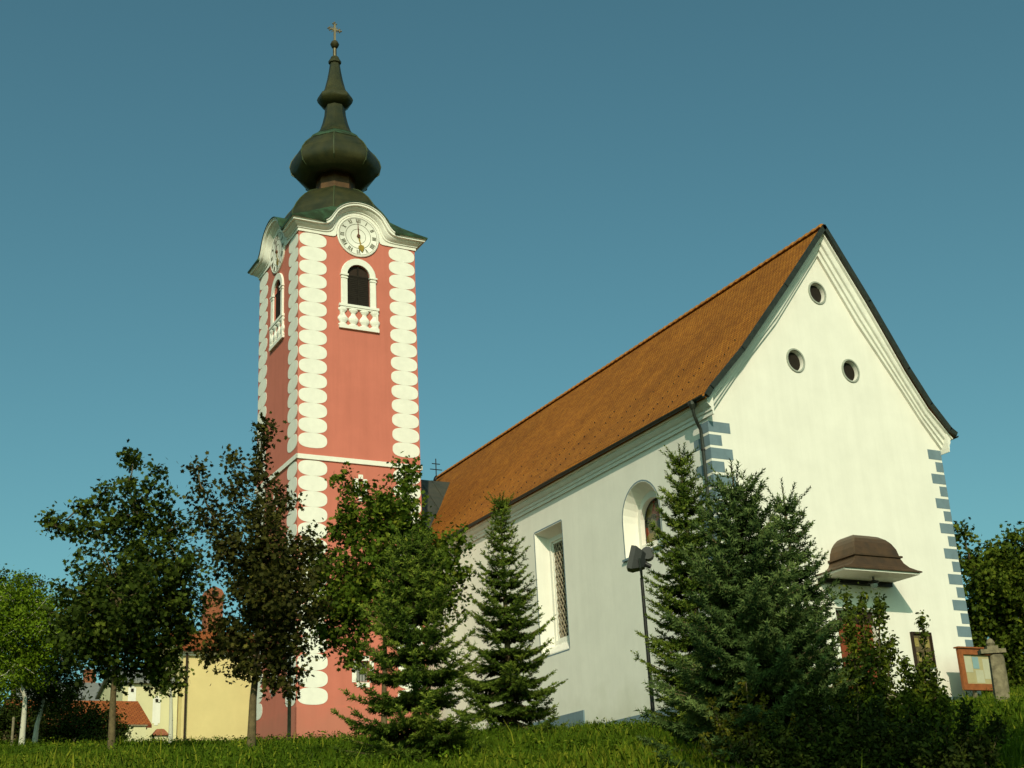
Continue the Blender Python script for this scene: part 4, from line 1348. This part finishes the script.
plume_shrub('bushy_shrub', at(920, 755, 17), [(922, 619, 5, 0), (905, 661, 7, 0.1), (937, 668, 6, 0), (918, 655, 7, 0), (926, 672, 10, 0.1), (902, 694, 12, 0.1), (943, 698, 10, -0.1), (915, 690, 14, 0), (930, 694, 14, 0.1), (955, 712, 9, 0), (890, 712, 12, 0.1), (908, 704, 13, -0.2), (938, 710, 12, 0.2)],
            17, M['yew'], 'pyramid shaped dark shrub in front of the notice case', 32, 0.055, group='leafy shrubs in the foreground right', start=0.1)
plume_shrub('golden_shrub', at(755, 800, 16), [(746, 682, 7, 0), (764, 702, 8, 0.1), (735, 712, 9, 0.1), (712, 706, 6, 0), (722, 728, 10, 0), (752, 715, 9, 0), (775, 722, 8, 0.1), (700, 742, 9, 0), (742, 735, 11, -0.1), (785, 735, 9, 0), (815, 705, 7, 0.2)],
            16, M['goldshrub'], 'yellowish shrub with sparse shoots at foot of the blue spruce', 33, 0.055, group='leafy shrubs in the foreground right', dens=0.32, start=0.35)
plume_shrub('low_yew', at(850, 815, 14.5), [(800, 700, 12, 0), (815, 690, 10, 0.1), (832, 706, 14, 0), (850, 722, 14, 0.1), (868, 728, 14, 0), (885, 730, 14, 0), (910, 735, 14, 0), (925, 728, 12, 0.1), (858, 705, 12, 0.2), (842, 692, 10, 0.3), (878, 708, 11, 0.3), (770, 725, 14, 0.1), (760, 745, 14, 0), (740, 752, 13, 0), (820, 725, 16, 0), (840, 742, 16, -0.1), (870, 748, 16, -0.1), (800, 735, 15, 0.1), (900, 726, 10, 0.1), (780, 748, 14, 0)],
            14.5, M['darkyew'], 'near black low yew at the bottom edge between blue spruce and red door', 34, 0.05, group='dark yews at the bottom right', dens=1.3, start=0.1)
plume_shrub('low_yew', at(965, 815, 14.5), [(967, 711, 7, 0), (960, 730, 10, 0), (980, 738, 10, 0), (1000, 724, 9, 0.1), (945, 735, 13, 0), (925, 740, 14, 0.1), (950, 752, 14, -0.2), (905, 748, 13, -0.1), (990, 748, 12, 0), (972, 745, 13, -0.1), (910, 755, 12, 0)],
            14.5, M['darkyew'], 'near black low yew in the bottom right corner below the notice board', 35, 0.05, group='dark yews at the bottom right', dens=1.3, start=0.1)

# ------------------------------------------------------------------ grass: single blades over the slope
ng = 300000
uu = 11.5 + 43 * RNG.uniform(0, 1, ng) ** 1.7
ang = RNG.uniform(-0.46, 0.46, ng)
vv = uu * np.tan(ang)
gx = CAM[0] + uu * FD[0] + vv * LD[0]
gy = CAM[1] + uu * FD[1] + vv * LD[1]
ok = ~((gx > -0.3) & (gx < 10.3) & (gy > -0.2)) & ~((gx > TX - A) & (gx < TX + A) & (gy > TY - A)) & (gy < 29.5)
gx, gy, uu = gx[ok], gy[ok], uu[ok]
n = len(gx)
clump = 0.5 + 0.5 * np.sin(gx * 2.1 + 0.7 * np.sin(gy * 1.3)) * np.sin(gy * 1.7 + 1.1 * np.sin(gx * 0.9))
patch = 0.5 + 0.5 * np.sin(gx * 0.55 + 1.0) * np.sin(gy * 0.43 + 0.3)
h = (0.10 + 0.15 * clump * RNG.uniform(0.4, 1.1, n)) * RNG.uniform(0.6, 1.3, n)
tall = RNG.uniform(size=n) < 0.012
h[tall] *= 1.7
wd = (0.0045 + 0.00032 * uu) * RNG.uniform(0.7, 1.6, n)
az = RNG.uniform(0, 6.28, n)
lean = RNG.uniform(0.05, 0.55, n) * h
la = RNG.uniform(0, 6.28, n)
b0 = np.stack([gx, gy, ground_z(gx, gy) - 0.02], 1)
side = np.stack([np.cos(az), np.sin(az), np.zeros(n)], 1) * wd[:, None]
bend = np.stack([np.cos(la) * lean, np.sin(la) * lean, np.zeros(n)], 1)
zu = np.array([0, 0, 1.0])
V = np.stack([b0 - side, b0 + side, b0 + side * 0.7 + bend * 0.35 + zu * (h * 0.6)[:, None], b0 + bend + zu * h[:, None], b0 - side * 0.7 + bend * 0.35 + zu * (h * 0.6)[:, None]], 1)
T = np.clip(0.25 + 0.3 * clump + 0.22 * (patch - 0.5) + RNG.normal(0, 0.14, n), 0, 1)
dry = (patch > 0.72) & (RNG.uniform(size=n) < 0.35)
T[dry] = RNG.uniform(0.65, 1.0, dry.sum())
T[tall] = RNG.uniform(0.7, 1.0, tall.sum())
tag(np_mesh('grass', V, 5, M['grassblade'], None, T), 'rough green meadow grass over the bank', 'grass', kind='stuff')
# broad leaved weeds among it
nw_ = 9000
uu = 12 + 36 * RNG.uniform(0, 1, nw_) ** 1.4
vv = uu * np.tan(RNG.uniform(-0.46, 0.46, nw_))
cx_ = CAM[0] + uu * FD[0] + vv * LD[0]; cy_ = CAM[1] + uu * FD[1] + vv * LD[1]
ok = ~((cx_ > -0.4) & (cx_ < 10.3) & (cy_ > -0.3)) & ~((cx_ > TX - A) & (cx_ < TX + A) & (cy_ > TY - A))
cx_, cy_ = np.repeat(cx_[ok], 5), np.repeat(cy_[ok], 5)
n = len(cx_)
cx_ += RNG.normal(0, 0.06, n); cy_ += RNG.normal(0, 0.06, n)
C = np.stack([cx_, cy_, ground_z(cx_, cy_) + RNG.uniform(0.04, 0.30, n)], 1)
tag(leaf_mesh('weeds', C, RNG.normal(size=(n, 3)) * 0.6 + zu, RNG.uniform(0.03, 0.07, n), OVAL, M['grassblade'], None, RNG, np.clip(RNG.normal(0.5, 0.2, n), 0, 1)),
    'broad leaved weeds growing in the grass', 'weeds', kind='stuff')

# ------------------------------------------------------------------ floodlight on its pole
pb = at(655, 735, 27); pb[2] = float(ground_z(pb[0], pb[1]))
ptop = at(642, 578, 27)
fl = empty('floodlight', tuple(pb), 'black floodlight on a slim pole beside the tall spruce', 'floodlight')
MB().tube([(pb[0], pb[1], pb[2] - 0.2), (pb[0], pb[1], pb[2] + 1.8), (pb[0], pb[1], ptop[2])], [0.042, 0.038, 0.034], 10).build('pole', M['iron'], fl, True)
hc = Vector((pb[0], pb[1], ptop[2] + 0.36))
aim = Vector((-0.75, 0.55, 0.28)).normalized()            # towards the tower
sd = aim.cross(Vector((0, 0, 1))).normalized()
upv = sd.cross(aim)
hd = MB()


def sq(c, a, b2): return [tuple(c + sd * x * a + upv * z * b2) for x, z in ((-1, -1), (1, -1), (1, 1), (-1, 1))]


hd.loft([sq(hc + aim * 0.22, 0.20, 0.235), sq(hc + aim * 0.12, 0.205, 0.24), sq(hc - aim * 0.02, 0.17, 0.18), sq(hc - aim * 0.12, 0.12, 0.13)])
ho = hd.build('lamp_head', M['lampblack'], fl)
MB().loft([sq(hc + aim * 0.221, 0.17, 0.2), sq(hc + aim * 0.225, 0.17, 0.2)]).build('lamp_glass', M['glass'], ho)
dr_ = MB()
dc = hc - aim * 0.12 + upv * 0.16
dr_.tube([tuple(dc - sd * 0.13), tuple(dc + sd * 0.13)], 0.13, 14)
dr_.build('gear_box', M['lampblack'], ho)
MB().tube([tuple(hc - aim * 0.1 - upv * 0.05), tuple(hc - aim * 0.24 - upv * 0.08)], [0.06, 0.045], 10).build('cap', M['lampblack'], ho)
yk = MB()
pts = []
for k in range(9):
    a = math.pi * k / 8
    pts.append(hc + sd * 0.24 * math.cos(a) - Vector((0, 0, 1)) * (0.36 * math.sin(a) ** 0.6 if 0 < k < 8 else 0))
yk.tube([tuple(p) for p in pts], 0.02, 6)
yk.build('bracket', M['verge'], fl)

# ------------------------------------------------------------------ notice board, post, stake
nb = empty('notice_board', (9.1, -1, 2.4), 'orange wooden notice board with papers at the right corner of the facade', 'notice board')
f = MB()
f.box(8.17, 8.36, -1.07, -0.97, 2.73, 4.05); f.box(9.66, 9.84, -1.07, -0.97, 2.73, 4.05)
f.box(8.36, 9.66, -1.07, -0.97, 3.86, 4.05); f.box(8.36, 9.66, -1.07, -0.97, 2.73, 2.93)
f.build('frame', M['wood'], nb)
MB().box(8.12, 9.88, -1.12, -0.92, 4.053, 4.10).build('top_board', M['wood'], nb)
MB().box(8.36, 9.66, -1.0, -0.975, 2.93, 3.86).build('panel', M['papertan'], nb)
for xx in (8.7, 9.5): MB().box(xx, xx + 0.1, -0.965, -0.87, 2.0, 3.9).build('leg', M['oldwood'], nb)
for nm_, (xa, xb, za, zb), mt_ in (('notice', (8.42, 8.75, 3.3, 3.82), 'paper'), ('notice', (8.78, 9.05, 3.42, 3.80), 'paperblue'), ('notice', (8.45, 8.8, 2.98, 3.26), 'papertan'), ('notice', (8.85, 9.2, 2.97, 3.38), 'paper'), ('notice', (9.22, 9.55, 3.1, 3.75), 'paper')):
    MB().box(xa, xb, -1.006, -1.001, za, zb).build(nm_, M[mt_], nb)
po = at(994, 655, 31); po[2] = float(ground_z(po[0], po[1]))
pt_ = at(994, 655, 31)
wp = empty('weathered_post', tuple(po), 'thick weathered grey wooden post in front of the notice board', 'post')
mb = MB()
rings = []
for q, (wx, wy) in enumerate(((0.185, 0.17), (0.18, 0.165), (0.175, 0.16), (0.17, 0.155))):
    z = po[2] - 0.2 + (pt_[2] - po[2] + 0.2) * q / 3
    lx = 0.05 * q / 3
    rings.append([(po[0] + lx + wx * math.cos(2 * math.pi * k / 10) * (1 + 0.05 * math.sin(3 * k)), po[1] + wy * math.sin(2 * math.pi * k / 10), z) for k in range(10)])
mb.loft(rings)
mb.build('post', M['oldwood'], wp, True)
cp = MB()
ex = Vector((LD[0], LD[1], 0))
c0 = Vector((po[0] - 0.05, po[1], pt_[2] + 0.07))
cp.obox(c0, ex * 0.27, Vector((FD[0], FD[1], 0)) * 0.12, (0, 0, 0.045))
cp.obox(c0 + Vector((0, 0, 0.08)), ex * 0.12, Vector((FD[0], FD[1], 0)) * 0.1, (0, 0, 0.035))
cp.lathe([(0.07, 0.0), (0.1, 0.06), (0.06, 0.14), (0.02, 0.17)], tuple(c0 + Vector((0, 0, 0.115))), 10)
cp.build('cap', M['oldwood'], wp)
sb_ = at(289, 738, 30); sb_[2] = float(ground_z(sb_[0], sb_[1]))
stt = at(290, 640, 30)
sk_ = empty('wooden_stake', tuple(sb_), 'thin grey stake standing before the pink tower base', 'stake')
MB().tube([(sb_[0], sb_[1], sb_[2] - 0.2), tuple((sb_ + stt) / 2), tuple(stt)], [0.042, 0.04, 0.034], 8).build('pole', M['oldwood'], sk_, True)
MB().lathe([(0.046, -0.03), (0.05, 0), (0.046, 0.03)], tuple(sb_ * 0.3 + stt * 0.7), 8).build('tie', M['bark'], sk_)
wb = at(12, 740, 40); wb[2] = float(ground_z(wb[0], wb[1])); wt = at(13, 720, 40)
pp = empty('marker_post', tuple(wb), 'short pale post in the grass left of the curved birch', 'post')
MB().tube([(wb[0], wb[1], wb[2] - 0.1), (wb[0], wb[1], wt[2])], 0.035, 8).build('post', M['oldwood'], pp)
MB().lathe([(0.04, 0), (0.045, 0.04), (0.02, 0.08)], (wb[0], wb[1], wt[2]), 8).build('cap', M['oldwood'], pp)
